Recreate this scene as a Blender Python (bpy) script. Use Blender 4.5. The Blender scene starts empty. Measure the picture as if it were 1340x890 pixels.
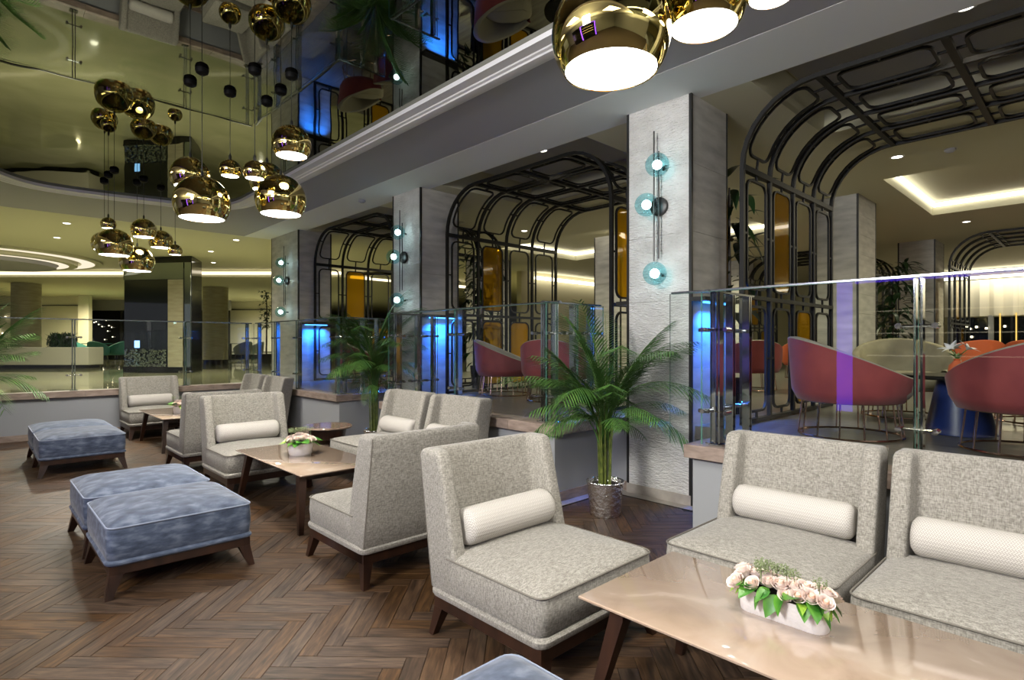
import bpy, bmesh, math, random
from mathutils import Vector, Matrix
random.seed(7)
D = bpy.data; C = bpy.context.scene; COL = C.collection
PI = math.pi
# ---------------------------------------------------------------- camera, world, light, exposure
TH = math.radians(43.58); H = 1.42; FPX = 746.0
F = (math.sin(TH), math.cos(TH)); R = (math.cos(TH), -math.sin(TH))
cam = D.objects.new('camera', D.cameras.new('camera')); COL.objects.link(cam)
cam.location = (0, 0, H); cam.rotation_euler = (PI/2, 0, -TH)
cam.data.sensor_width = 36; cam.data.lens = FPX/1340*36; cam.data.shift_y = 5/1340; cam.data.clip_end = 200
cam.data.clip_start = .02
C.camera = cam
w = D.worlds.new('world'); C.world = w; w.use_nodes = True
w.node_tree.nodes['Background'].inputs[0].default_value = (.50, .52, .60, 1)
w.node_tree.nodes['Background'].inputs[1].default_value = .35
C.view_settings.view_transform = 'Standard'; C.view_settings.look = 'None'
C.view_settings.gamma = 1; C.view_settings.use_curve_mapping = False
C.view_settings.exposure = 0.12
C.cycles.transparent_max_bounces = 32; C.cycles.max_bounces = 8
C.cycles.sample_clamp_indirect = 4.0; C.cycles.caustics_reflective = False; C.cycles.caustics_refractive = False

def area(name, loc, size, power, col=(1, 1, 1), rot=(0, 0, 0), sy=None, spread=180):
    l = D.lights.new(name, 'AREA'); l.energy = power; l.color = col; l.size = size
    if sy: l.shape = 'RECTANGLE'; l.size_y = sy
    l.spread = math.radians(spread)
    o = D.objects.new(name, l); o.location = loc; o.rotation_euler = rot; COL.objects.link(o); return o
def spot(name, loc, power, ang=120, col=(1, .93, .82), rad=.05, rot=(0, 0, 0), blend=.8):
    l = D.lights.new(name, 'SPOT'); l.energy = power; l.color = col; l.spot_size = math.radians(ang)
    l.spot_blend = blend; l.shadow_soft_size = rad
    o = D.objects.new(name, l); o.location = loc; o.rotation_euler = rot; COL.objects.link(o); return o
# added unseen lounge fill, restaurant ceiling light, lobby fill, bar glow at the left
area('lounge_fill_light', (-1.5, -1.2, 3.55), 1.6, 80, (1, .96, .90))
area('lounge_fill_light', (-1.6, 3.5, 3.55), 1.6, 60, (1, .95, .88))
area('lounge_fill_light', (-1.6, 8.0, 3.55), 1.4, 38, (1, .92, .80))
area('lounge_fill_light', (2.6, -2.2, 3.5), 1.4, 100, (1, .96, .92))
area('bar_glow', (-3.7, 6.4, 1.3), 1.2, 26, (.30, .22, 1.0), (0, PI/2, 0))
spot('restaurant_ceiling_light', (8.2, .4, 3.5), 270, 168, (1, .92, .58), .09, (0, 0, 0), 1.0)
spot('restaurant_ceiling_light', (8.4, 5.2, 3.5), 270, 168, (1, .92, .58), .09, (0, 0, 0), 1.0)
spot('restaurant_ceiling_light', (7.8, 9.6, 3.5), 270, 168, (1, .92, .58), .09, (0, 0, 0), 1.0)
spot('restaurant_ceiling_light', (13, 6.5, 3.5), 450, 168, (1, .90, .58), .09, (0, 0, 0), 1.0)
spot('restaurant_ceiling_light', (17, 1.5, 3.5), 450, 168, (1, .88, .56), .09, (0, 0, 0), 1.0)
spot('restaurant_ceiling_light', (14, 14, 3.5), 378, 168, (1, .88, .58), .09, (0, 0, 0), 1.0)
spot('lobby_ceiling_fill', (2.4, 18.6, 3.55), 420, 168, (1, .94, .78), .09, (0, 0, 0), 1.0)  # added spot that brightens the planter and column fronts
spot('lobby_ceiling_fill', (1.3, 13.9, 3.5), 620, 168, (1, .94, .78), .09, (0, 0, 0), 1.0)
spot('lobby_ceiling_fill', (5.0, 14.8, 3.5), 480, 168, (1, .94, .78), .09, (0, 0, 0), 1.0)
spot('lobby_ceiling_fill', (9.0, 25.0, 3.3), 898, 168, (1, .94, .78), .09, (0, 0, 0), 1.0)  # added to brighten the far lobby wall on the right
spot('lobby_ceiling_fill', (3.0, 27.4, 3.3), 884, 168, (1, .88, .56), .09, (0, 0, 0), 1.0)  # added to brighten the far lobby wall on the left
spot('lobby_ceiling_fill', (-4, 17, 3.4), 350, 168, (1, .94, .78), .09, (0, 0, 0), 1.0)

area('column_fill_light', (-2.8, 1.8, 3.1), 1.1, 125, (1, .98, .94), (0, -math.radians(84), 0), None, 100)  # unseen fill added to brighten the column fronts
# unseen uplights added over the bar and rear wall to brighten the ceiling
area('ceiling_fill_uplight', (-3.9, 2.5, 2.75), .5, 420, (1, .97, .91), (PI, 0, 0), 5)
area('ceiling_fill_uplight', (1.0, -4.6, 2.75), 4, 340, (1, .97, .91), (PI, 0, 0), .5)
# ---------------------------------------------------------------- mesh helpers
def v3(p): return Vector(p)
class MB:
    def __init__(s): s.v = []; s.f = []; s.uv = None
    def add(s, vs, fs, M=None):
        b = len(s.v)
        for p in vs: s.v.append(tuple(M @ Vector(p)) if M else tuple(p))
        for f in fs: s.f.append(tuple(i+b for i in f))
        return s
    def box(s, x0, x1, y0, y1, z0, z1, M=None):
        return s.add([(x0,y0,z0),(x1,y0,z0),(x1,y1,z0),(x0,y1,z0),(x0,y0,z1),(x1,y0,z1),(x1,y1,z1),(x0,y1,z1)],
                     [(0,3,2,1),(4,5,6,7),(0,1,5,4),(1,2,6,5),(2,3,7,6),(3,0,4,7)], M)
    def bbox(s, x0, x1, y0, y1, z0, z1, b=.004, M=None):
        L = lambda i, z: [(x0+i,y0+i,z),(x1-i,y0+i,z),(x1-i,y1-i,z),(x0+i,y1-i,z)]
        return s.loft([L(b,z0), L(0,z0+b), L(0,z1-b), L(b,z1)], True, True, M)
    def loft(s, loops, cap0=True, cap1=True, M=None, closed=True):
        n = len(loops[0]); vs = [p for l in loops for p in l]; fs = []
        for k in range(len(loops)-1):
            for i in range(n if closed else n-1):
                j = (i+1) % n
                fs.append((k*n+i, k*n+j, (k+1)*n+j, (k+1)*n+i))
        if cap0: fs.append(tuple(range(n-1, -1, -1)))
        if cap1: fs.append(tuple((len(loops)-1)*n+i for i in range(n)))
        return s.add(vs, fs, M)
    def lathe(s, prof, n=24, c=(0,0,0), cap0=False, cap1=False, M=None, sx=1, sy=1):
        loops = [[(c[0]+sx*r*math.cos(2*PI*i/n), c[1]+sy*r*math.sin(2*PI*i/n), c[2]+z) for i in range(n)] for r, z in prof]
        return s.loft(loops, cap0, cap1, M)
    def tube(s, pts, r, n=8, closed=False, M=None, cap=True, sq=False):
        pts = [Vector(p) for p in pts]; m = len(pts); loops = []
        t0 = (pts[1]-pts[0]).normalized()
        up = Vector((0,0,1)) if abs(t0.z) < .9 else Vector((1,0,0))
        nrm = t0.cross(up).normalized()
        for i, p in enumerate(pts):
            if closed: t = (pts[(i+1)%m]-pts[i-1])
            elif i == 0: t = pts[1]-pts[0]
            elif i == m-1: t = pts[-1]-pts[-2]
            else: t = (pts[i+1]-pts[i]).normalized()+(pts[i]-pts[i-1]).normalized()
            t = t.normalized() if t.length > 1e-9 else t0
            nrm = (nrm - t*nrm.dot(t))
            nrm = nrm.normalized() if nrm.length > 1e-6 else t.orthogonal().normalized()
            b = t.cross(nrm); rr = r[i] if isinstance(r, (list, tuple)) else r
            loops.append([tuple(p+rr*(math.cos(a)*nrm+math.sin(a)*b)) for a in [2*PI*(k+(.5 if sq else 0))/n for k in range(n)]])
        if closed: loops.append(loops[0])
        return s.loft(loops, cap and not closed, cap and not closed, M)
    def bar(s, a, b, w, h, up=(0,0,1), M=None, w2=None, h2=None):
        a = Vector(a); b = Vector(b); t = (b-a).normalized(); sd = t.cross(Vector(up)).normalized(); u = sd.cross(t)
        w2 = w if w2 is None else w2; h2 = h if h2 is None else h2
        L = lambda p, w, h: [tuple(p+sd*x*w/2+u*y*h/2) for x, y in ((-1,-1),(1,-1),(1,1),(-1,1))]
        return s.loft([L(a,w,h), L(b,w2,h2)], True, True, M)
    def sphere(s, c, r, n=12, m=8, M=None, sx=1, sy=1, sz=1):
        prof = [(max(1e-4, r*math.sin(PI*k/m)), -r*sz*math.cos(PI*k/m)) for k in range(m+1)]
        return s.lathe(prof, n, c, True, True, M, sx, sy)
    def mesh(s, name, smooth=True, ang=38):
        me = D.meshes.new(name); me.from_pydata(s.v, [], s.f); me.validate()
        if smooth:
            bm = bmesh.new(); bm.from_mesh(me)
            bmesh.ops.remove_doubles(bm, verts=bm.verts, dist=1e-5)
            bmesh.ops.recalc_face_normals(bm, faces=bm.faces)
            lim = math.radians(ang)
            for e in bm.edges:
                e.smooth = not (len(e.link_faces) == 2 and e.calc_face_angle(0) > lim)
            for f in bm.faces: f.smooth = True
            bm.to_mesh(me); bm.free()
        return me
    def build(s, name, mat, parent=None, smooth=True, kind=None, label=None, ang=38):
        me = s.mesh(name, smooth, ang); me.materials.append(mat)
        o = D.objects.new(name, me); COL.objects.link(o)
        if parent: o.parent = parent
        if kind: o['kind'] = kind
        if label: o['label'] = label
        return o
def inst(name, me, parent, M=None):
    o = D.objects.new(name, me); COL.objects.link(o); o.parent = parent
    if M is not None: o.matrix_local = M
    return o
def tag(o, label, cat, group=None):
    o['label'] = label; o['category'] = cat
    if group: o['group'] = group
    return o
def thing(name, label, cat, loc=(0,0,0), rz=0, group=None):
    o = D.objects.new(name, None); COL.objects.link(o); o.location = loc; o.rotation_euler = (0,0,rz)
    o.empty_display_size = .1
    return tag(o, label, cat, group)
KIDS = {}
def kids(o): return [c for c in D.objects if c.parent == o]
def dup(root, loc, rz=0, label=None, group=None):
    if root.name not in KIDS: KIDS[root.name] = [(c, kids(c)) for c in kids(root)]
    r = root.copy(); COL.objects.link(r); r.location = loc; r.rotation_euler = (0,0,rz)
    if label: r['label'] = label
    if group: r['group'] = group
    for c, gs in KIDS[root.name]:
        k = c.copy(); COL.objects.link(k); k.parent = r
        for g in gs:
            q = g.copy(); COL.objects.link(q); q.parent = k
    return r
def rrect(x0, x1, y0, y1, r, z=0, n=5):
    pts = []
    for cx, cy, a0 in ((x1-r, y1-r, 0), (x0+r, y1-r, PI/2), (x0+r, y0+r, PI), (x1-r, y0+r, 1.5*PI)):
        for k in range(n+1):
            a = a0+PI/2*k/n; pts.append((cx+r*math.cos(a), cy+r*math.sin(a), z))
    return pts
def catmull(P, n=8, closed=False):
    P = [Vector(p) for p in P]; out = []; m = len(P)
    for i in range(m if closed else m-1):
        a, b, c, d = (P[(i-1)%m], P[i], P[(i+1)%m], P[(i+2)%m]) if closed else (P[max(i-1,0)], P[i], P[i+1], P[min(i+2,m-1)])
        for k in range(n):
            t = k/n
            out.append(.5*((2*b)+(c-a)*t+(2*a-5*b+4*c-d)*t*t+(3*b-a-3*c+d)*t**3))
    if not closed: out.append(P[-1])
    return out

# ---------------------------------------------------------------- materials
def mat(name, col=(.5,.5,.5), rough=.5, metal=0, **k):
    m = D.materials.new(name); m.use_nodes = True
    b = m.node_tree.nodes['Principled BSDF']
    b.inputs['Base Color'].default_value = (*col, 1); b.inputs['Roughness'].default_value = rough
    b.inputs['Metallic'].default_value = metal
    for a, v in k.items(): b.inputs[a.replace('_', ' ')].default_value = v
    return m
def nt(m): return m.node_tree.nodes, m.node_tree.links, m.node_tree.nodes['Principled BSDF']
def noisecol(m, stops, scale=5, detail=4, coord='Object', stretch=None, bump=0, bscale=None, dist=.01, rough=None, distort=0):
    N, L, b = nt(m)
    tc = N.new('ShaderNodeTexCoord'); mp = N.new('ShaderNodeMapping'); L.new(tc.outputs[coord], mp.inputs[0])
    if stretch: mp.inputs['Scale'].default_value = stretch
    nz = N.new('ShaderNodeTexNoise'); nz.inputs['Scale'].default_value = scale; nz.inputs['Detail'].default_value = detail
    nz.inputs['Distortion'].default_value = distort
    L.new(mp.outputs[0], nz.inputs['Vector'])
    cr = N.new('ShaderNodeValToRGB'); L.new(nz.outputs[0], cr.inputs[0])
    e = cr.color_ramp.elements
    while len(e) < len(stops): e.new(.5)
    for i, (p, c) in enumerate(stops): e[i].position = p; e[i].color = (*c, 1)
    L.new(cr.outputs[0], b.inputs['Base Color'])
    if bump:
        n2 = nz
        if bscale:
            n2 = N.new('ShaderNodeTexNoise'); n2.inputs['Scale'].default_value = bscale; n2.inputs['Detail'].default_value = 3
            L.new(mp.outputs[0], n2.inputs['Vector'])
        bp = N.new('ShaderNodeBump'); bp.inputs['Strength'].default_value = bump; bp.inputs['Distance'].default_value = dist
        L.new(n2.outputs[0], bp.inputs['Height']); L.new(bp.outputs[0], b.inputs['Normal'])
    return m
def emis(name, col, s):
    m = D.materials.new(name); m.use_nodes = True; N = m.node_tree.nodes; N.clear()
    e = N.new('ShaderNodeEmission'); e.inputs[0].default_value = (*col, 1); e.inputs[1].default_value = s
    o = N.new('ShaderNodeOutputMaterial'); m.node_tree.links.new(e.outputs[0], o.inputs[0]); return m
def thinglass(name, tint=(.93,.97,.95), ior=1.5, rough=0.0, refl=1.0, milky=0, mcol=(1,1,1)):
    m = D.materials.new(name); m.use_nodes = True; N = m.node_tree.nodes; L = m.node_tree.links; N.clear()
    t = N.new('ShaderNodeBsdfTransparent'); t.inputs[0].default_value = (*tint, 1)
    g = N.new('ShaderNodeBsdfGlossy'); g.inputs['Roughness'].default_value = rough; g.inputs[0].default_value = (refl, refl, refl, 1)
    lw = N.new('ShaderNodeLayerWeight'); lw.inputs[0].default_value = .5
    pw = N.new('ShaderNodeMath'); pw.operation = 'POWER'; pw.inputs[1].default_value = 5; L.new(lw.outputs['Facing'], pw.inputs[0])
    f0 = ((ior-1)/(ior+1))**2
    fr = N.new('ShaderNodeMath'); fr.operation = 'MULTIPLY_ADD'; fr.inputs[1].default_value = .85; fr.inputs[2].default_value = f0; L.new(pw.outputs[0], fr.inputs[0])
    mx = N.new('ShaderNodeMixShader'); o = N.new('ShaderNodeOutputMaterial')
    if milky:
        tr = N.new('ShaderNodeBsdfTranslucent'); tr.inputs[0].default_value = (*mcol, 1); m2 = N.new('ShaderNodeMixShader'); m2.inputs[0].default_value = milky
        L.new(t.outputs[0], m2.inputs[1]); L.new(tr.outputs[0], m2.inputs[2]); t = m2
    L.new(fr.outputs[0], mx.inputs[0]); L.new(t.outputs[0], mx.inputs[1]); L.new(g.outputs[0], mx.inputs[2]); L.new(mx.outputs[0], o.inputs[0])
    return m
def fabric(name, c0, c1, c2, scale=90, bump=.35):
    m = mat(name, c1, .92); N, L, b = nt(m)
    tc = N.new('ShaderNodeTexCoord')
    mp1 = N.new('ShaderNodeMapping'); mp1.inputs['Scale'].default_value = (1, 1, .25); L.new(tc.outputs['Object'], mp1.inputs[0])
    mp2 = N.new('ShaderNodeMapping'); mp2.inputs['Scale'].default_value = (.22, .6, 1); L.new(tc.outputs['Object'], mp2.inputs[0])
    a = N.new('ShaderNodeTexNoise'); a.inputs['Scale'].default_value = scale; a.inputs['Detail'].default_value = 5; L.new(mp1.outputs[0], a.inputs['Vector'])
    c = N.new('ShaderNodeTexNoise'); c.inputs['Scale'].default_value = scale; c.inputs['Detail'].default_value = 5; L.new(mp2.outputs[0], c.inputs['Vector'])
    mx = N.new('ShaderNodeMath'); mx.operation = 'ADD'; L.new(a.outputs[0], mx.inputs[0]); L.new(c.outputs[0], mx.inputs[1])
    hf = N.new('ShaderNodeMath'); hf.operation = 'MULTIPLY'; hf.inputs[1].default_value = .5; L.new(mx.outputs[0], hf.inputs[0])
    cr = N.new('ShaderNodeValToRGB'); L.new(hf.outputs[0], cr.inputs[0]); e = cr.color_ramp.elements; e.new(.5)
    for i, (p, cc) in enumerate(((.38, c0), (.5, c1), (.62, c2))): e[i].position = p; e[i].color = (*cc, 1)
    L.new(cr.outputs[0], b.inputs['Base Color'])
    bp = N.new('ShaderNodeBump'); bp.inputs['Strength'].default_value = bump; bp.inputs['Distance'].default_value = .004
    L.new(hf.outputs[0], bp.inputs['Height']); L.new(bp.outputs[0], b.inputs['Normal'])
    b.inputs['Sheen Weight'].default_value = .15
    return m
M = {}
M['fabric'] = fabric('greige_woven_fabric', (.165,.154,.130), (.262,.246,.212), (.365,.345,.300), 190, .3)
M['piping'] = mat('taupe_piping', (.16,.145,.12), .8)
M['pipinglight'] = mat('greige_piping', (.30,.28,.24), .85)
# bolster with fine zigzag weave
m = mat('cream_zigzag_fabric', (.6,.57,.5), .85); N, L, b = nt(m)
tc = N.new('ShaderNodeTexCoord'); sp = N.new('ShaderNodeSeparateXYZ'); L.new(tc.outputs['UV'], sp.inputs[0])
def mnode(N, L, op, a, bb=None):
    n = N.new('ShaderNodeMath'); n.operation = op
    for i, x in enumerate((a, bb)):
        if x is None: continue
        if isinstance(x, (int, float)): n.inputs[i].default_value = x
        else: L.new(x, n.inputs[i])
    return n.outputs[0]
zz = mnode(N, L, 'PINGPONG', mnode(N, L, 'MULTIPLY', sp.outputs[0], 64), 1)
st = mnode(N, L, 'FRACT', mnode(N, L, 'ADD', mnode(N, L, 'MULTIPLY', sp.outputs[1], 95), zz))
cr = N.new('ShaderNodeValToRGB'); L.new(st, cr.inputs[0]); e = cr.color_ramp.elements
e[0].position = .3; e[0].color = (.36,.335,.30,1); e[1].position = .55; e[1].color = (.58,.55,.50,1)
L.new(cr.outputs[0], b.inputs['Base Color'])
bp = N.new('ShaderNodeBump'); bp.inputs['Strength'].default_value = .3; bp.inputs['Distance'].default_value = .003; L.new(st, bp.inputs['Height']); L.new(bp.outputs[0], b.inputs['Normal'])
M['bolster'] = m
M['velvet'] = noisecol(mat('blue_grey_velvet', (.1,.13,.2), .75, Sheen_Weight=.25, Sheen_Roughness=.4), [(.32,(.030,.043,.076)),(.5,(.068,.092,.145)),(.68,(.155,.185,.25))], 13, 12, stretch=(.8,1.2,2.2), distort=.15, bump=.1)
M['velvetpipe'] = mat('pale_blue_piping', (.25,.29,.38), .7)
M['walnut'] = noisecol(mat('dark_walnut', (.05,.02,.012), .32), [(.3,(.014,.006,.004)),(.7,(.045,.019,.010))], 14, 4, stretch=(1,1,.15))
M['marble'] = noisecol(mat('beige_marble', (.5,.4,.3), .07, Coat_Weight=.6), [(.3,(.34,.25,.18)),(.5,(.42,.315,.235)),(.62,(.45,.35,.265)),(.68,(.52,.42,.33))], 3.0, 8, distort=1.5)
M['marbledark'] = noisecol(mat('brown_marble', (.2,.13,.1), .1), [(.3,(.16,.11,.08)),(.7,(.32,.23,.17))], 6, 8, distort=1.5)
# herringbone planks: UV grain, value per piece
m = mat('oak_herringbone', (.14,.09,.055), .46, Specular_IOR_Level=.35); N, L, b = nt(m)
uv = N.new('ShaderNodeUVMap'); oi = N.new('ShaderNodeObjectInfo'); ge = N.new('ShaderNodeNewGeometry')
rn = mnode(N, L, 'FRACT', mnode(N, L, 'ADD', oi.outputs['Random'], ge.outputs['Random Per Island']))
cm = N.new('ShaderNodeCombineXYZ'); L.new(mnode(N, L, 'MULTIPLY', rn, 37), cm.inputs[2])
va = N.new('ShaderNodeVectorMath'); L.new(uv.outputs[0], va.inputs[0]); L.new(cm.outputs[0], va.inputs[1])
mp = N.new('ShaderNodeMapping'); mp.inputs['Scale'].default_value = (2.6, 20, 1); L.new(va.outputs[0], mp.inputs[0])
nz = N.new('ShaderNodeTexNoise'); nz.inputs['Scale'].default_value = 2.4; nz.inputs['Detail'].default_value = 6; nz.inputs['Distortion'].default_value = .6; L.new(mp.outputs[0], nz.inputs['Vector'])
cr = N.new('ShaderNodeValToRGB'); L.new(nz.outputs[0], cr.inputs[0]); e = cr.color_ramp.elements; e.new(.5)
for i, (p, cc) in enumerate(((.3,(.026,.0155,.010)), (.5,(.066,.041,.026)), (.72,(.126,.080,.050)))): e[i].position = p; e[i].color = (*cc, 1)
hv = N.new('ShaderNodeHueSaturation'); L.new(cr.outputs[0], hv.inputs['Color'])
L.new(mnode(N, L, 'ADD', mnode(N, L, 'MULTIPLY', rn, .36), .84), hv.inputs['Value'])
L.new(mnode(N, L, 'ADD', mnode(N, L, 'MULTIPLY', mnode(N, L, 'FRACT', mnode(N, L, 'MULTIPLY', rn, 7.3)), .5), .90), hv.inputs['Saturation'])
L.new(hv.outputs[0], b.inputs['Base Color'])
bp = N.new('ShaderNodeBump'); bp.inputs['Strength'].default_value = .15; bp.inputs['Distance'].default_value = .002; L.new(nz.outputs[0], bp.inputs['Height']); L.new(bp.outputs[0], b.inputs['Normal'])
M['plank'] = m
M['grout'] = mat('floor_joint', (.05,.036,.025), .8)
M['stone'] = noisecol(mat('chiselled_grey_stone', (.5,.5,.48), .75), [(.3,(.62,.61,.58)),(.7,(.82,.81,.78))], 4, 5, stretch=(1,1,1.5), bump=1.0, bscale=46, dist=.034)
N, L, b = nt(M['stone'])
for n in N:
    if n.type == 'TEX_NOISE' and abs(n.inputs['Scale'].default_value-46) < 1:
        q = N.new('ShaderNodeMapping'); q.inputs['Scale'].default_value = (1, .55, 1.7); q.inputs['Rotation'].default_value = (.35, 0, 0)
        t2 = N.new('ShaderNodeTexCoord'); L.new(t2.outputs['Object'], q.inputs[0]); L.new(q.outputs[0], n.inputs['Vector'])
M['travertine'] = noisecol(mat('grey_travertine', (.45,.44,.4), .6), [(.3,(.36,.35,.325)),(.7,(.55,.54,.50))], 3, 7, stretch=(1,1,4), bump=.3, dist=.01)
M['blackmetal'] = mat('matte_black_metal', (.010,.010,.009), .42, 0, Specular_IOR_Level=.6)
M['archmetal'] = mat('dark_bronze_metal', (.006,.006,.0055), .5, 0, Specular_IOR_Level=.3)
M['amber'] = thinglass('amber_glass', (.95,.70,.13), 1.45, milky=.35, mcol=(.9,.62,.06))
M['glass'] = thinglass('clear_glass', (.965,.985,.975), 1.35)
M['glassedge'] = mat('green_glass_edge', (.10,.28,.22), .1, 0, Alpha=.6)
M['tealglass'] = thinglass('teal_globe_glass', (.66,.88,.91), 1.5)
M['chrome'] = mat('polished_steel', (.62,.62,.64), .08, 1)
M['railsteel'] = mat('satin_steel', (.36,.37,.38), .22, 1)
M['covedim'] = emis('soft_cove_light', (1,.88,.66), .95)
M['flatblack'] = mat('flat_black', (.004,.004,.004), .6, 0, Specular_IOR_Level=.15)
M['gold'] = mat('gold_mirror_chrome', (.86,.70,.26), .02, 1)
M['foil'] = noisecol(mat('crinkled_silver_foil', (.7,.68,.66), .16, 1), [(0,(.80,.79,.78)),(1,(.92,.91,.90))], 20, 3, bump=1, bscale=30, dist=.016)
M['rosegold'] = mat('rose_gold_wire', (.55,.36,.28), .15, 1)
M['lamp'] = emis('lamp_diffuser', (1,.97,.92), 6.0)
M['bulb'] = emis('sconce_bulb', (.92,1,1), 14)
M['down'] = emis('downlight_lens', (1,.93,.78), 8)
M['cove'] = emis('cove_light', (1,.87,.62), 2.0)
M['coveb'] = emis('bright_cove_light', (1,.93,.78), 4.2)
M['violet'] = emis('violet_led', (.11,.035,1), 6.5)
M['blueled'] = emis('blue_led', (.06,.30,1), 6)
# stretched mirror ceiling film
m = D.materials.new('mirror_film'); m.use_nodes = True; N = m.node_tree.nodes; L = m.node_tree.links; N.clear()
g = N.new('ShaderNodeBsdfGlossy'); g.inputs[0].default_value = (.26,.265,.22,1); g.inputs['Roughness'].default_value = .012
tc = N.new('ShaderNodeTexCoord'); nz = N.new('ShaderNodeTexNoise'); nz.inputs['Scale'].default_value = .9; L.new(tc.outputs['Object'], nz.inputs['Vector'])
bp = N.new('ShaderNodeBump'); bp.inputs['Strength'].default_value = .028; bp.inputs['Distance'].default_value = .1; L.new(nz.outputs[0], bp.inputs['Height']); L.new(bp.outputs[0], g.inputs['Normal'])
o = N.new('ShaderNodeOutputMaterial'); L.new(g.outputs[0], o.inputs[0]); M['film'] = m
M['greyceil'] = mat('grey_ceiling_paint', (.36,.355,.37), .75)
M['whiteceil'] = mat('white_ceiling_paint', (.74,.75,.74), .85)
M['warmceil'] = mat('warm_lit_ceiling', (.60,.58,.42), .85)  # warm light on the ceiling is mixed into this cream colour
M['trimw'] = mat('white_moulding', (.80,.79,.80), .5)
M['wallgrey'] = mat('grey_wall_paint', (.30,.31,.32), .7)
M['coping'] = noisecol(mat('brown_stone_coping', (.3,.22,.18), .45), [(.3,(.20,.15,.12)),(.7,(.36,.28,.23))], 7, 5, stretch=(1,1,4))
M['copingtop'] = noisecol(mat('pale_stone_coping', (.42,.38,.33), .4), [(.3,(.30,.27,.235)),(.7,(.45,.41,.36))], 7, 5)
M['lobbyfloor'] = noisecol(mat('polished_green_cream_marble', (.3,.32,.18), .06, Coat_Weight=.5), [(.3,(.27,.28,.15)),(.7,(.38,.37,.22))], .8, 6, distort=1)
M['restfloor'] = noisecol(mat('grey_wood_tile', (.16,.15,.13), .28), [(.3,(.085,.08,.072)),(.7,(.19,.18,.155))], 3, 6, stretch=(6,.6,1))
M['cream'] = mat('cream_wall', (.52,.48,.30), .7)
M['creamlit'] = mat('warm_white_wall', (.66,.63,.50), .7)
M['colcream'] = noisecol(mat('cream_travertine', (.4,.37,.25), .5), [(.3,(.30,.275,.19)),(.7,(.40,.37,.26))], 3, 5, stretch=(1,1,6))
M['dark'] = mat('black_granite', (.008,.008,.008), .12)
M['darkglass'] = mat('black_glass', (.006,.008,.008), .03, Coat_Weight=1)
M['greyglass'] = mat('grey_mirror_glass', (.30,.34,.32), .03, .9)
M['pink'] = noisecol(mat('dusty_red_velvet', (.4,.07,.08), .8, Sheen_Weight=.12), [(.3,(.17,.024,.027)),(.7,(.23,.038,.038))], 5, 3)
M['taupe'] = mat('taupe_upholstery', (.26,.24,.20), .85)
M['olive'] = noisecol(mat('olive_grey_velvet', (.24,.21,.12), .8), [(.3,(.19,.165,.10)),(.7,(.28,.25,.155))], 6, 3)
M['teal'] = mat('teal_velvet', (.01,.115,.105), .7)
M['greych'] = mat('grey_velvet', (.10,.11,.11), .8)
M['orange'] = mat('orange_velvet', (.5,.10,.03), .7)
M['navy'] = mat('navy_lacquer', (.008,.02,.10), .3)
M['leaf'] = noisecol(mat('palm_green', (.05,.13,.03), .45), [(.3,(.035,.11,.022)),(.7,(.12,.26,.045))], 9, 2)
M['stalk'] = noisecol(mat('palm_stalk', (.16,.2,.04), .5), [(.3,(.045,.07,.012)),(.7,(.15,.18,.035))], 20, 2)
M['darkleaf'] = mat('dark_leaf', (.012,.04,.010), .4)
M['roseleaf'] = noisecol(mat('rose_leaf', (.05,.2,.02), .4), [(.35,(.018,.12,.012)),(.7,(.12,.32,.03))], 14, 2)
M['limeleaf'] = mat('lime_leaf', (.24,.42,.04), .4)
M['rose'] = noisecol(mat('blush_rose', (.85,.55,.44), .6), [(.3,(.90,.74,.66)),(.7,(.95,.86,.80))], 18, 2)
M['rosecore'] = mat('peach_rose_heart', (.86,.58,.42), .6)
M['filler'] = mat('sage_filler', (.22,.27,.13), .7)
M['ceramic'] = noisecol(mat('pearl_ridged_ceramic', (.62,.58,.56), .28), [(0,(.70,.67,.66)),(1,(.80,.77,.76))], 20, 3, bump=.6, bscale=70, dist=.004)
M['soil'] = mat('potting_soil', (.015,.01,.007), .9)
M['curtain'] = mat('cream_pleated_fabric', (.75,.70,.58), .8)
M['night'] = mat('night_window', (.004,.005,.006), .04)
M['city'] = emis('city_light', (1,.85,.6), 6)
M['citygold'] = emis('gold_light_strip', (1,.62,.15), 1.1)
M['candle'] = mat('white_paint', (.7,.7,.7), .5)

# ---------------------------------------------------------------- setting: floors
fl = MB().box(-6, 4.75, -6, 11.0, -.06, -.006).build('floor', M['grout'], smooth=False, kind='structure')
PW, PL, PT, GAP = .088, .50, .008, .0012
def plank_mesh(name, rects):
    vs = []; fs = []; uvs = []
    for (x, y, ang) in rects:
        ca, sa = math.cos(ang), math.sin(ang); b = len(vs)
        tp = random.uniform(-.0006, .0006)
        for z in (0, 1):
            i = 0 if z == 0 else .0012
            for (px, py) in ((GAP/2+i, GAP/2+i), (PL-GAP/2-i, GAP/2+i), (PL-GAP/2-i, PW-GAP/2-i), (GAP/2+i, PW-GAP/2-i)):
                vs.append((x+ca*px-sa*py, y+sa*px+ca*py, (-PT if z == 0 else tp))); uvs.append((px, py))
        for f in ((4,5,6,7),(0,1,5,4),(1,2,6,5),(2,3,7,6),(3,0,4,7)): fs.append(tuple(k+b for k in f))
    me = D.meshes.new(name); me.from_pydata(vs, [], fs)
    ul = me.uv_layers.new(name='UVMap')
    for lp in me.loops: ul.data[lp.index].uv = uvs[lp.vertex_index]
    me.materials.append(M['plank']); return me
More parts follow.
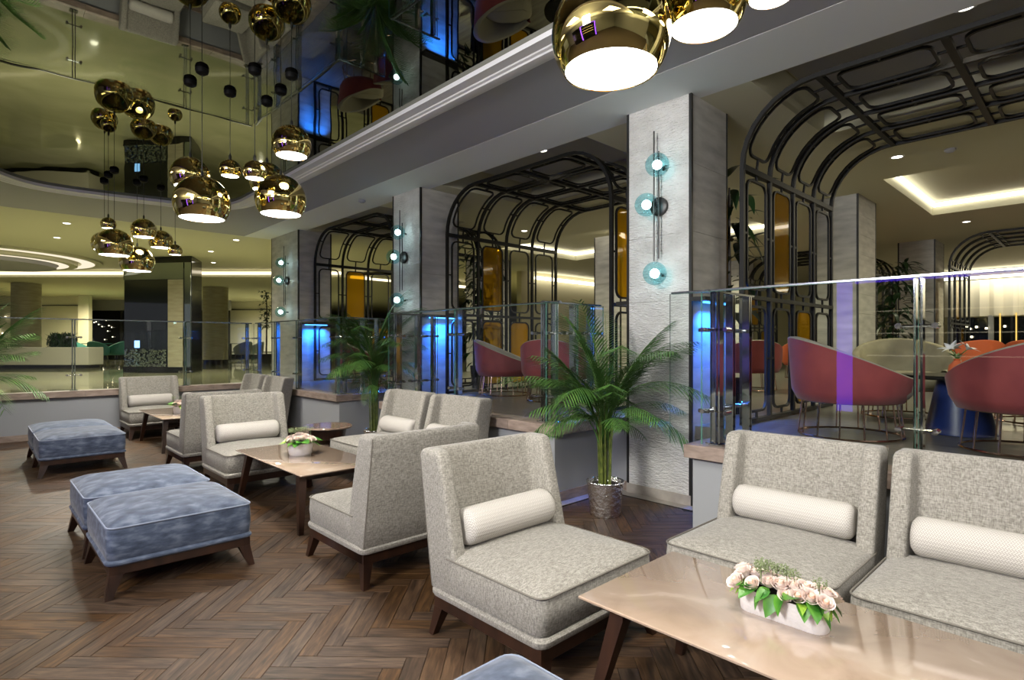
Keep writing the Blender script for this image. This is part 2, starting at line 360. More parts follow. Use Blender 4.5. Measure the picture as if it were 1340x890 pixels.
# planks lie along a=(R-like) and b=(F-like) directions, 45 degrees to the room
A0 = -PI/4; ax = Vector((math.cos(A0), math.sin(A0))); ay = Vector((-math.sin(A0), math.cos(A0)))
dep0 = H*FPX/(845.5-450); r0 = (423.1-670)/FPX*dep0
orig = Vector((dep0*F[0]+r0*R[0], dep0*F[1]+r0*R[1])) - PW*ay
near = []
def onfloor(p):
    return -1.2 < p.x < 4.55 and -.8 < p.y < 10.9 and not (p.x > 3.78 and not (2.05 < p.y < 3.45 or 6.28 < p.y < 7.55))
for k in range(-170, 170):
    for j in range(-26, 26):
        for typ in (0, 1):
            o0 = orig + ax*(k*PW+j*PL) + ay*(k*PW-j*PL)
            if typ == 0: p0 = o0; an = A0; mid = o0+ax*PL/2+ay*PW/2
            else: p0 = o0+ax*PW+ay*PW; an = A0+PI/2; mid = p0+ay*PL/2-ax*PW/2
            if not onfloor(mid): continue
            dep = mid.x*F[0]+mid.y*F[1]; rr = mid.x*R[0]+mid.y*R[1]
            if dep < 1.9 or abs(rr) > dep*.95+.4: continue
            near.append((dep, p0.x, p0.y, an, mid.x, mid.y))
def hidden(mx, my):      # under the ottomans, tables and chairs
    return (.55 < mx < 1.3 and (.6 < my < 1.4)) or (1.65 < mx < 2.45 and my < 2.4)
near.sort(key=lambda t: t[0]+(50 if hidden(t[4], t[5]) else 0))
pm = plank_mesh('plank', [(0, 0, 0)])
for (d, x, y, an, mx, my) in near[:300]:
    inst('plank', pm, fl, Matrix.Translation((x, y, 0)) @ Matrix.Rotation(an, 4, 'Z'))
o = D.objects.new('plank_field', plank_mesh('plank_field', [(x, y, an) for (d, x, y, an, a, b_) in near[300:]])); COL.objects.link(o); o.parent = fl; o['kind'] = 'stuff'

# raised platform (upper floor) with low front walls, stone coping and niches round the columns
PZ = .70
def slabthick(name, mat_, rects, z0, z1, parent=None, kind='structure', bev=None):
    mb = MB()
    for (x0, x1, y0, y1) in rects:
        (mb.bbox(x0, x1, y0, y1, z0, z1, bev) if bev else mb.box(x0, x1, y0, y1, z0, z1))
    return mb.build(name, mat_, parent, smooth=bool(bev), kind=kind)
XF = 3.78      # wall face; coping edge 3.72
NI = [(2.08, 3.42), (6.29, 7.51)]
bays = [(-3.0, 2.08), (3.42, 6.29), (7.51, 10.95)]
rf = slabthick('floor_restaurant', M['restfloor'], [(4.64, 30, -12, 11.6), (3.98, 4.64, -3.0, 2.0), (3.98, 4.64, 3.5, 6.2), (3.98, 4.64, 7.6, 11.6)], PZ-.12, PZ-.004)
lf = slabthick('floor_lobby', M['lobbyfloor'], [(-16, 30, 11.6, 45), (-16, 3.98, 11.15, 11.6)], PZ-.12, PZ-.004)
walls = [(XF, 4.64, a, b) for a, b in bays]
slabthick('wall_platform_right', M['wallgrey'], walls, 0, PZ-.09)
slabthick('wall_platform_back', M['wallgrey'], [(-6, XF, 10.95, 11.6)], 0, PZ-.09)
slabthick('wall_niche', M['wallgrey'], [(4.62, 5.2, 2.0, 2.52), (4.62, 5.2, 3.2, 3.5), (4.62, 5.2, 6.2, 6.64), (4.62, 5.2, 7.4, 7.6)], 0, PZ-.13)
cop = D.objects.new('trim_1', None); COL.objects.link(cop); cop['kind'] = 'structure'
def coping(x0, x1, y0, y1, n, along):
    for i in range(n):
        g = .0015
        if along == 'y':
            a = y0+(y1-y0)*i/n; b = y0+(y1-y0)*(i+1)/n
            MB().bbox(x0, x1, a+g, b-g, PZ-.095, PZ, .004).build('coping_stone', M['coping'], cop)
        else:
            a = x0+(x1-x0)*i/n; b = x0+(x1-x0)*(i+1)/n
            MB().bbox(a+g, b-g, y0, y1, PZ-.095, PZ, .004).build('coping_stone', M['coping'], cop)
for (a, b) in bays:
    coping(3.72, 3.97, a-.04 if a > 0 else a, b+.04 if b < 10 else b-.02, max(2, round((b-a)/.6)), 'y')
for yy, s in ((2.08, 1), (6.29, 1)): coping(3.973, 4.62, yy-.20, yy+.04, 2, 'x')
for yy in (3.42, 7.51): coping(3.973, 4.62, yy-.04, yy+.20, 2, 'x')
coping(-6, 3.72, 10.90, 11.15, 16, 'x')
# baseboards
def bb(name, rects, matn='coping'): return slabthick(name, M[matn], rects, 0, .09)
bb('baseboard_back', [(-6, XF, 10.93, 10.95)])
bb('baseboard_right', [(XF-.015, XF, a, b) for a, b in bays]+[(XF, 4.6, 3.405, 3.42), (XF, 4.6, 7.495, 7.51), (4.605, 4.62, 3.2, 3.42), (4.605, 4.62, 7.36, 7.51)])
# marble border strip with black line round the niches
bs = D.objects.new('trim_2', None); COL.objects.link(bs); bs['kind'] = 'structure'
for (a, b) in NI:
    e = .11
    MB().box(4.56-e, 4.60, a+e, b-.015, -.004, .003).build('border_strip', M['copingtop'], bs)
    MB().box(XF-e, 4.56-e, b-e, b-.015, -.004, .003).build('border_strip', M['copingtop'], bs)
    MB().box(XF-e, 4.56-e, a, a+e, -.004, .003).build('border_strip', M['copingtop'], bs)
    k = .018
    MB().box(4.56-e-k, 4.56-e, a+e, b-e, -.004, .0035).build('border_line', M['dark'], bs)
    MB().box(XF-e-k, 4.56-e, b-e-k, b-e, -.004, .0035).build('border_line', M['dark'], bs)
    MB().box(XF-e-k, 4.56-e, a+e, a+e+k, -.004, .0035).build('border_line', M['dark'], bs)
    MB().box(XF-e-k, XF-e, b-e, b+2.0, -.004, .0035).build('border_line', M['dark'], bs)
    MB().box(XF-e-k, XF-e, a-2.0, a+e+k, -.004, .0035).build('border_line', M['dark'], bs)

# ---------------------------------------------------------------- ceiling
CZ = 3.615
def holed(xs0, xs1, ys0, ys1, holes, z, top, mb):
    X = sorted({xs0, xs1, *[h[0] for h in holes], *[h[1] for h in holes]}); Y = sorted({ys0, ys1, *[h[2] for h in holes], *[h[3] for h in holes]})
    for i in range(len(X)-1):
        for j in range(len(Y)-1):
            cx, cy = (X[i]+X[i+1])/2, (Y[j]+Y[j+1])/2
            if any(h[0] < cx < h[1] and h[2] < cy < h[3] for h in holes): continue
            mb.add([(X[i],Y[j],z),(X[i],Y[j+1],z),(X[i+1],Y[j+1],z),(X[i+1],Y[j],z)], [(0,1,2,3)])
    for h in holes:
        x0, x1, y0, y1, d = h
        for a, b in (((x0,y0),(x1,y0)), ((x1,y0),(x1,y1)), ((x1,y1),(x0,y1)), ((x0,y1),(x0,y0))):
            mb.add([(*a,z),(*b,z),(*b,z+d),(*a,z+d)], [(0,1,2,3)])
        mb.add([(x0,y0,z+d),(x1,y0,z+d),(x1,y1,z+d),(x0,y1,z+d)], [(0,1,2,3)])
BC = [.806, 5.105, 9.30]
recess = [(4.73, 6.5, c-1.27, c+1.27, .34) for c in BC]
coffers = [(8.84, 11.9, -3.2, 2.1, .22), (8.84, 11.55, 4.4, 9.72, .22)]
open_ = [(-6, 4.06, -6, 12.2, .075)]
mb = MB(); holed(-16, 4.725, -6, 12.2, open_, CZ, 0, mb)
mb.build('ceiling', M['whiteceil'], smooth=False, kind='structure')
mb = MB(); holed(4.725, 30, -12, 12.2, coffers+[(4.73, 6.5, c-1.27, c+1.27, .34) for c in BC], CZ, 0, mb); holed(-16, 30, 12.2, 45, [], CZ, 0, mb)
mb.build('ceiling_far', M['warmceil'], smooth=False, kind='structure')
mb = MB()
gz = CZ+.002
mb = MB()
for c in BC: mb.box(4.75, 6.48, c-1.25, c+1.25, CZ+.325, CZ+.335)
mb.build('ceiling_recess', M['greyceil'], smooth=False, kind='structure')
# moulding round the mirror opening
path = [(3.10,-6,0),(3.10,0,0),(3.10,3,0),(3.12,6,0),(3.14,8.6,0),(3.12,9.4,0),(2.95,9.85,0),(2.6,10.1,0),(2.1,10.22,0),(1.5,10.33,0),(1.0,10.38,0),(.62,10.32,0),(.30,10.07,0),(.05,9.65,0),(-.08,9.1,0),(-.12,8,0),(-.12,4,0),(-.12,-6,0)]
ps = catmull(path, 7)
def offset(ps, d):
    out = []
    for i, p in enumerate(ps):
        t = (ps[min(i+1, len(ps)-1)]-ps[max(i-1, 0)]).normalized(); n = Vector((-t.y, t.x, 0)); out.append(p+n*d)
    return out
bp_ = [(4.06,-6,gz),(4.06,12.2,gz),(-6,12.2,gz),(-6,-6,gz)]+[(q.x,q.y,gz) for q in reversed(offset(ps, -.05))]
mb = MB(); mb.v = bp_; mb.f = [tuple(range(len(bp_)))]; mb.build('ceiling_band', M['greyceil'], smooth=False, kind='structure')
prof = [(-.14, gz), (-.14, 3.606), (-.10, 3.600), (-.085, 3.588), (-.05, 3.588), (-.04, 3.578), (-.005, 3.578), (.005, 3.588), (.03, 3.592), (.04, 3.600), (.13, 3.600), (.13, 3.645)]
rows = [[(q.x, q.y, z) for q in offset(ps, d)] for d, z in prof]
tm = MB(); tm.loft(rows, False, False, closed=False); tm.build('trim_3', M['trimw'], kind='structure', ang=18)
loop = [(q.x, q.y, 3.64) for q in offset(ps, .125)]
tb = MB(); tb.v = loop; tb.f = [tuple(range(len(loop)))]
tb.build('ceiling_mirror', M['film'], smooth=False, kind='structure')

# recess coves: bright strips in the restaurant coffers, lobby strip and rings
for (x0, x1, y0, y1, d) in coffers:
    mb = MB(); z0, z1 = CZ+.13, CZ+.19
    mb.box(x0+.01, x1-.01, y1-.05, y1-.02, z0, z1); mb.box(x1-.05, x1-.02, y0, y1-.05, z0, z1); mb.box(x0+.02, x0+.05, y0, y1-.05, z0, z1)
    mb.build('trim_light_4', M['coveb'], smooth=False, kind='structure')
    area('coffer_light', ((x0+x1)/2, (y0+y1)/2, CZ+.2), 1.2, 60, (1,.9,.7))
def cd(r, dep, z=0): return (dep*F[0]+r*R[0], dep*F[1]+r*R[1], z)
def pix(u, v, dep): return cd((u-670)/FPX*dep, dep, H+(450-v)/FPX*dep)
# lobby bulkhead with cove strip, running across at depth 16.7
RZ = -TH     # frame of the far lobby: local x = right, local y = away
FM = Matrix.Rotation(RZ, 4, 'Z')
mb = MB().box(-22, -5, 16.9, 17.3, 3.40, CZ+.05, FM); mb.build('trim_5', M['warmceil'], smooth=False, kind='structure')
MB().box(-22, -5, 16.84, 16.88, 3.47, 3.55, FM).build('trim_light_6', M['cove'], smooth=False, kind='structure')
MB().box(-24, -3, 17.3, 40, 3.42, 3.5, FM).build('ceiling_lobby_low', M['warmceil'], smooth=False, kind='structure')
cr_ = D.objects.new('ceiling_rings', None); COL.objects.link(cr_); cr_['kind'] = 'structure'
rc = Vector(cd(-13.2, 14.2, CZ))
MB().lathe([(2.45,0),(2.45,-.05),(2.28,-.05),(2.25,0)], 64, rc).build('ring', M['warmceil'], cr_)
MB().lathe([(2.27,-.052),(1.98,-.052)], 64, rc).build('ring_light', M['covedim'], cr_)
MB().lathe([(1.9,0),(1.9,-.13),(1.72,-.13),(1.70,-.08)], 64, rc).build('ring', M['warmceil'], cr_)
MB().lathe([(1.71,-.132),(1.50,-.132)], 64, rc).build('ring_light', M['covedim'], cr_)
MB().lathe([(1.5,-.02),(1.45,-.22),(.01,-.22)], 64, rc).build('disc', M['greyceil'], cr_)

# ---------------------------------------------------------------- outer walls
mb = MB(); mb.box(-6.1, -6, -6, 12, 0, 4); mb.build('wall_left', M['wallgrey'], smooth=False, kind='structure')
MB().box(-6, 30, -12.1, -12, 0, 4).build('wall_rear_right', M['cream'], smooth=False, kind='structure')
MB().box(-6, 4, -6.1, -6, 0, 4).build('wall_rear', M['wallgrey'], smooth=False, kind='structure')
MB().box(30, 30.1, -12, 45, 0, 4).build('wall_right', M['cream'], smooth=False, kind='structure')
MB().box(-16, 30, 45, 45.1, 0, 4).build('wall_far', M['cream'], smooth=False, kind='structure')
# bar behind the photographer on the left: violet framed opening with lit shelves
bt = thing('back_bar', 'dark back bar shelving framed in violet light left of the lounge, outside the view', 'bar', (-4.4, 3.2, 0), 0)
MB().box(-.5, 0, -3, 3, 0, 2.6).build('cabinet', M['dark'], bt, False)
mb = MB(); mb.box(.0, .03, .14, .40, .15, 2.6); mb.box(0, .03, -2.9, -2.70, .15, 2.6); mb.box(0, .03, -2.66, .10, 2.54, 2.6); mb.build('led_frame', M['violet'], bt, False)
mb = MB()
for z in (1.2, 1.6, 2.0): mb.box(0, .02, -2.4, -.1, z, z+.02)
mb.build('shelf_light', M['cove'], bt, False)

# ---------------------------------------------------------------- columns
def column(x0, x1, y0, y1, z0, label, front, side, slab=.62, parts=True):
    t = thing('column', label, 'column', ((x0+x1)/2, (y0+y1)/2, z0))
    hx, hy = (x1-x0)/2, (y1-y0)/2; hgt = CZ-z0; k = .022
    MB().box(-hx+.02, hx-.02, -hy+.02, hy-.02, 0, hgt).build('core', M['blackmetal'], t, False)
    n = round(hgt/slab); g = .0009
    for i in range(n):
        a, b = hgt*i/n, hgt*(i+1)/n
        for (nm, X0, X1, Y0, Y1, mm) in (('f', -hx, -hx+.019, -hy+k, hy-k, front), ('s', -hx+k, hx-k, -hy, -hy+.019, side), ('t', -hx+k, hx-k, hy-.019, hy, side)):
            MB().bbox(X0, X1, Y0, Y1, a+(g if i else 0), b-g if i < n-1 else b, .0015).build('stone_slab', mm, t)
    for sx, sy in ((-1,-1), (-1,1), (1,-1)):
        MB().box(sx*hx-k if sx > 0 else -hx-.004, hx+.004 if sx > 0 else -hx+k, sy*hy-k if sy > 0 else -hy-.004, hy+.004 if sy > 0 else -hy+k, 0, hgt).build('corner_strip', M['blackmetal'], t, False)
    return t
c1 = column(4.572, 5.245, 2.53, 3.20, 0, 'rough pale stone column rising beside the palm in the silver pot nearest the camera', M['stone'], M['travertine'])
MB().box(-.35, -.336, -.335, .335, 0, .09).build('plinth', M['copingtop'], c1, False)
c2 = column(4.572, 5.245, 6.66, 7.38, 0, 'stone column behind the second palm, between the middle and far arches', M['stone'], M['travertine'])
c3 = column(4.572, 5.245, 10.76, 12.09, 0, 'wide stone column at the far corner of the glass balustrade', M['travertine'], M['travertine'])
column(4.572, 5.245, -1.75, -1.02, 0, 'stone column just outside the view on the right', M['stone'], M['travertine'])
for (x, lab) in ((9.38, 'pale striated stone column in the restaurant behind the near arch'), (14.65, 'stone column at the far end of the restaurant right of the dark tree')):
    column(x, x+.9, 2.54, 3.2, PZ, lab, M['travertine'], M['travertine'], .3)
column(9.38, 10.28, 6.72, 7.38, PZ, 'pale stone column seen behind the middle arch, left of its amber panel', M['travertine'], M['travertine'], .5)
column(9.38, 10.28, 10.9, 11.6, PZ, 'pale stone column seen through the far arch', M['travertine'], M['travertine'], .5)
column(14.65, 15.5, 6.72, 7.38, PZ, 'distant stone column right of the rectangular ceiling light behind the middle arch', M['travertine'], M['travertine'], .5)

# ---------------------------------------------------------------- arch tunnels of dark metal
def rr_path(w, h, r, n=4):
    P = rrect(-w/2, w/2, -h/2, h/2, r, 0, n); return P
CW = .5775; TX = 4*CW; ZC = 2.98; ZT = 3.585; HB = 1.44; AR = .62; ZM = 1.84; ZB = PZ+.025
def tunnel(loc, label, full=True, amber=((1, 'u', 1), (2, 'l', 1), (0, 'u', -1)), nx=4):
    t = thing('arch_screen', label, 'arch screen', loc, 0, 'dark metal arches over the restaurant bays')
    # local: x along depth, y across (0 centre), z absolute-PZ
    z = lambda a: a-PZ
    def ribpts():
        P = [(-HB, z(PZ)), (-HB, z(ZC))]
        for k in range(1, 9): a = PI/2*k/8; P.append((-HB+AR-AR*math.cos(a), z(ZC)+(ZT-ZC)*math.sin(a)))
        P2 = [(-y, zz) for y, zz in reversed(P)]
        return P+P2
    rp = ribpts()
    mb = MB(); mb.tube([(0, y, zz) for y, zz in rp], .026, 4, sq=True); rm = mb.mesh('rib', True, 30); rm.materials.append(M['archmetal'])
    for i in range(nx+1): inst('rib', rm, t, Matrix.Translation((i*CW, 0, 0)))
    L = nx*CW
    for s in (-1, 1):
        for zz in (ZB, ZM, ZC): MB().bar((0, s*HB, z(zz)), (L, s*HB, z(zz)), .05, .035 if zz < 2.5 else .05, (0,0,1)).build('rail', M['archmetal'], t, False)
    for y in (-HB+AR, 0, HB-AR): MB().bar((0, y, z(ZT)), (L, y, z(ZT)), .05, .04).build('rail', M['archmetal'], t, False)
    # inner frames
    def frame(P, nm='inner_frame'):
        mb = MB(); mb.tube(P, .016, 4, closed=True, sq=True); return mb
    def wallframe(zlo, zhi):
        w_, h_ = CW-.17, (zhi-zlo)-.16
        mb = MB(); P = [(x, 0, zz) for x, zz, _ in [(p[0], p[1], 0) for p in rr_path(w_, h_, .085)]]
        mb.tube(P, .015, 4, closed=True, sq=True)
        for a, b in (((0,0,h_/2), (0,0,h_/2+.08)), ((0,0,-h_/2), (0,0,-h_/2-.08)), ((w_/2,0,0), (w_/2+.085,0,0)), ((-w_/2,0,0), (-w_/2-.085,0,0))): mb.bar(a, b, .018, .018, (0,1,0))
        me = mb.mesh('inner_frame', True, 30); me.materials.append(M['archmetal']); return me
    wu, wl = wallframe(ZM, ZC), wallframe(ZB, ZM)
    def curvedframe():
        mb = MB(); rad = .075; P = []
        w_ = CW-.17; s0, s1 = .14, .86
        pts = rrect(-w_/2, w_/2, s0, s1, .09, 0, 4)
        # rrect in (x, s): densify along s edges
        dense = []
        for i in range(len(pts)):
            a, b = pts[i], pts[(i+1) % len(pts)]; n = max(1, int(abs(b[1]-a[1])/.09))
            for k in range(n): dense.append((a[0]+(b[0]-a[0])*k/n, a[1]+(b[1]-a[1])*k/n))
        cv = lambda x, s: (x, -HB+AR-AR*math.cos(PI/2*s), z(ZC)+(ZT-ZC)*math.sin(PI/2*s))
        mb.tube([cv(x, s) for x, s in dense], .015, 4, closed=True, sq=True)
        mb.bar(cv(0, s0), cv(0, .03), .018, .018, (1,0,0)); mb.bar(cv(0, s1), cv(0, .97), .018, .018, (1,0,0))
        for s in (.5,):
            mb.bar(cv(w_/2, s), cv(w_/2+.085, s), .018, .018); mb.bar(cv(-w_/2, s), cv(-w_/2-.085, s), .018, .018)
        me = mb.mesh('curved_frame', True, 30); me.materials.append(M['archmetal']); return me
    def topframe():
        w_ = CW-.17; l_ = (HB-AR)-.20
        mb = MB(); P = [(x, y, 0) for x, y, _ in rr_path(w_, l_, .09)]; mb.tube(P, .016, 4, closed=True, sq=True)
        mb.bar((0, l_/2, 0), (0, l_/2+.10, 0), .018, .018); mb.bar((0, -l_/2, 0), (0, -l_/2-.10, 0), .018, .018)
        mb.bar((w_/2, 0, 0), (w_/2+.085, 0, 0), .018, .018); mb.bar((-w_/2, 0, 0), (-w_/2-.085, 0, 0), .018, .018)
        me = mb.mesh('top_frame', True, 30); me.materials.append(M['archmetal']); return me
    cf, tf = curvedframe(), topframe()
    for i in range(nx):
        xc = (i+.5)*CW
        for s in (-1, 1):
            inst('inner_frame', wu, t, Matrix.Translation((xc, s*HB, z((ZM+ZC)/2))))
            inst('inner_frame', wl, t, Matrix.Translation((xc, s*HB, z((ZM+ZB)/2))))
            inst('curved_frame', cf, t, Matrix.Translation((xc, 0, 0)) @ Matrix.Diagonal((1, 1 if s < 0 else -1, 1, 1)))
            inst('top_frame', tf, t, Matrix.Translation((xc, s*(HB-AR)/2, z(ZT))))
    w_ = CW-.18
    for (i, lv, sd) in amber:
        zl, zh = (ZM, ZC) if lv == 'u' else (ZB, ZM)
        hh = (zh-zl)-.17
        mb = MB()
        P0 = [(x, -.003, zz) for x, zz, _ in rr_path(w_, hh, .08)]; P1 = [(x, .003, zz) for x, _, zz in P0]
        mb.loft([P0, P1])
        me = mb.mesh('amber_panel', True); me.materials.append(M['amber'])
        inst('amber_panel', me, t, Matrix.Translation(((i+.5)*CW, sd*HB, z((zl+zh)/2))))
    return t
T = []
for c, lab in zip(BC, ('nearest arch tunnel of dark metal tubes at the right, above the red tub chairs', 'middle arch tunnel of dark metal tubes, between the two palms', 'farthest arch tunnel of dark metal tubes, left of the second column')):
    T.append(tunnel((4.95 if c < 9 else 4.9, c, PZ), lab, True, ((1, 'u', 1), (2, 'l', 1), (0, 'u', -1), (1, 'l', 1)) if 4 < c < 6 else ((1, 'u', 1), (2, 'l', 1), (0, 'u', -1))))
def dup_t(src, loc, label): return dup(src, loc, 0, label)
dup_t(T[0], (14.3, .806, PZ), 'distant arch tunnel at the right edge in front of the pleated lit wall')
dup_t(T[0], (14.3, 5.105, PZ), 'small distant arch tunnel between the two restaurant columns')
dup_t(T[0], (14.3, 9.30, PZ), 'distant arch tunnel deep in the restaurant behind the middle arch')

# ---------------------------------------------------------------- glass balustrade
post_cache = {}
def rail_run(a, b, posts, label, ext0=0, ext1=0, inward=(1, 0)):
    a = Vector((*a, PZ)); b = Vector((*b, PZ)); L = (b-a).length; ang = math.atan2(b.y-a.y, b.x-a.x)
    t = thing('glass_balustrade', label, 'balustrade', tuple(a), ang, None)
    inv = Matrix.Rotation(-ang, 3, 'Z') @ Vector((inward[0], inward[1], 0)); sy = 1 if inv.y > 0 else -1
    cuts = [-ext0]+[(posts[i]+posts[i+1])/2 if False else posts[i] for i in range(1, len(posts)-1)]+[L+ext1]
    for i in range(len(cuts)-1):
        x0, x1 = cuts[i]+.008, cuts[i+1]-.008
        if x1-x0 < .05: continue
        g = MB().box(x0, x1, -sy*.006-.005, -sy*.006+.005, -.02, 1.09).build('glass_panel', M['glass'], t, False)
        mb = MB()
        mb.box(x0-.0015, x0, -sy*.006-.0055, -sy*.006+.0055, -.02, 1.09); mb.box(x1, x1+.0015, -sy*.006-.0055, -sy*.006+.0055, -.02, 1.09)
        mb.box(x0, x1, -sy*.006-.0055, -sy*.006+.0055, 1.088, 1.091)
        mb.build('edge', M['glassedge'], g, False)
    MB().bbox(-ext0, L+ext1, sy*.035-.014, sy*.035+.014, 1.09, 1.108, .003).build('handrail', M['railsteel'], t)
    for x in posts:
        mb = MB()
        for o in (-.022, .010): mb.bbox(x+o, x+o+.012, sy*.05-.028, sy*.05+.028, 0, 1.09, .002)
        mb.bbox(x-.05, x+.05, sy*.05-.05, sy*.05+.05, 0, .012, .002)
        p = mb.build('post', M['chrome'], t)
        for zc in (.24, .82):
            mb = MB(); mb.tube([(x-.085, sy*.03, zc), (x+.085, sy*.03, zc)], .009, 8)
            for s in (-.085, .085): mb.tube([(x+s, sy*.045, zc), (x+s, -sy*.03, zc)], .016, 10)
            mb.build('clamp', M['chrome'], p)
    return t
rail_run((3.80, 10.97), (-6, 10.97), [.08, 1.11, 2.64, 4.17, 5.7, 7.2, 8.7], 'long glass balustrade along the back step, in front of the cream lobby', .0, 0, (0, 1))
rail_run((3.80, 2.02), (3.80, -3), [.1, 1.28, 2.47, 3.66], 'glass balustrade at the right behind the two near armchairs', .26, 0, (1, 0))
rail_run((3.80, 2.02), (4.56, 2.02), [.10, .34, .62], 'short glass return beside the blue light, left end of the right balustrade', .0, 0, (0, -1))
rail_run((3.80, 6.23), (3.80, 3.48), [.12, 1.35, 2.62], 'glass balustrade of the middle bay behind the pair of armchairs', .0, .08, (1, 0))
rail_run((3.80, 3.48), (4.56, 3.48), [.10, .36, .62], 'short glass return behind the near palm', .08, 0, (0, 1))
rail_run((3.80, 6.23), (4.56, 6.23), [.12, .40, .64], 'short glass return right of the second palm', .0, 0, (0, -1))
rail_run((3.80, 10.9), (3.80, 7.57), [.14, 1.0, 1.9, 3.2], 'glass balustrade of the far bay behind the farthest armchairs', .0, 0, (1, 0))
rail_run((3.80, 7.57), (4.56, 7.57), [.12, .40, .64], 'short glass return behind the second palm', .0, 0, (0, 1))
# dark capping shelf and blue downlighters on the column flanks
for i, (y, s, lab) in enumerate(((2.53, -1, 'blue strip light on the flank of the column beside the right balustrade'), (3.20, 1, 'blue strip light on the far flank of the nearest column'), (6.66, -1, 'blue strip light on the flank of the second column'), (7.38, 1, 'blue strip light on the far flank of the second column'), (10.76, -1, 'blue strip light on the flank of the far corner column'))):
    t = thing('strip_light', lab, 'wall light', (4.90, y+s*.03, 1.80))
    MB().box(-.33, .33, s*.0-.03, s*.0+.10 if s > 0 else .03, -.005, .03).build('housing', M['blackmetal'], t, False) if s > 0 else MB().box(-.33, .33, -.10, .03, -.005, .03).build('housing', M['blackmetal'], t, False)
    MB().box(-.22, .22, s*.035-.015, s*.035+.015, -.02, -.006).build('lens', M['blueled'], t, False)
    ol = area('blue_wall_washer', (4.90, y+s*.10, 1.765), .40, 20, (.012,.16,1), (s*-.10, 0, 0), .05, 110)
    ol2 = spot('blue_floor_washer', (5.3, y+s*.30, 1.75), 3.5, 110, (.08,.10,1), .05)

# ---------------------------------------------------------------- sconces
def sconce(x, y, label):
    t = thing('wall_sconce', label, 'wall lamp', (x, y, 2.67))
    mb = MB(); mb.lathe([(.001,0),(.085,0),(.085,.03),(.07,.038),(.001,.038)], 28, M=Matrix.Rotation(-PI/2, 4, 'Y')); mb.build('backplate', M['blackmetal'], t)
    MB().tube([(-.07, .02, -.50), (-.07, .02, .68)], .007, 8).build('rod', M['blackmetal'], t)
    MB().tube([(-.055, -.02, -.48), (-.055, -.02, .49)], .007, 8).build('rod', M['blackmetal'], t)
    for (dy, dz) in ((-.07, .335), (.04, 0), (-.045, -.625)):
        g = MB().sphere((-.16, dy, dz), .105, 28, 18).build('globe', M['tealglass'], t)
        MB().sphere((-.16, dy, dz), .042, 16, 10).build('bulb', M['bulb'], g)
        MB().tube([(-.0, dy*.5, dz), (-.05, dy, dz)], .012, 8).build('arm', M['blackmetal'], t) if dz != 0 else MB().tube([(0, 0, 0), (-.06, dy, 0)], .022, 12).build('arm', M['blackmetal'], t)
        l = D.lights.new('sconce_light', 'POINT'); l.energy = 26; l.color = (1, .99, .93); l.shadow_soft_size = .036
        o = D.objects.new('sconce_light', l); o.location = (x-.16, y+dy, 2.67+dz); COL.objects.link(o)
    return t
sconce(4.57, 2.84, 'three-globe teal glass wall lamp on the nearest stone column')
sconce(4.57, 7.06, 'three-globe teal glass wall lamp on the second stone column')
sconce(4.57, 11.25, 'three-globe teal glass wall lamp on the far corner column')

# ---------------------------------------------------------------- pendants
def pend(x, y, zc, r, label):
    t = thing('pendant_lamp', label, 'pendant lamp', (x, y, zc), 0, 'gold globe pendants hung from the mirror ceiling')
    prof = []
    for k in range(0, 20):
        a = PI*k/24+.05
        prof.append((r*math.sin(a), r*math.cos(a)))
    a = math.asin(.79); prof = [p for p in prof if not (p[1] < 0 and p[0] < .79*r)]
    prof.append((r*.79, -r*math.cos(a)))
    sh = MB(); sh.lathe(prof, 48); sh.lathe([(p[0]*.985, p[1]*.985) for p in prof], 48); sh.lathe([(r*.79, -r*math.cos(a)), (r*.775, -r*math.cos(a)*.985)], 48)
    sh.build('shade', M['gold'], t)
    MB().lathe([(r*.77, -r*.60), (.001, -r*.60)], 32).build('diffuser', M['lamp'], t)
    MB().lathe([(.012, r*.99), (.012, r+.03), (.004, r+.05)], 12).build('cap', M['blackmetal'], t)
    top = 3.64-zc
    MB().tube([(0,0,r+.03), (0,0,top)], .0028, 6).build('cord', M['blackmetal'], t)
    MB().lathe([(.001, top-.05), (.025, top-.048), (.045, top-.035), (.052, top-.012), (.05, top)], 20).build('ceiling_rose', M['flatblack'], t)
    pw = {0: 10, 1: 26, 2: 44}[0 if r < .11 else 1 if r < .18 else 2]
    l = D.lights.new('pendant_light', 'SPOT'); l.energy = pw*3.0; l.color = (1,.95,.87); l.spot_size = math.radians(140); l.spot_blend = .6; l.shadow_soft_size = r*.7
    o = D.objects.new('pendant_light', l); o.location = (x, y, zc-r*.64); COL.objects.link(o)
S_, Md, Bg = .09, .155, .212
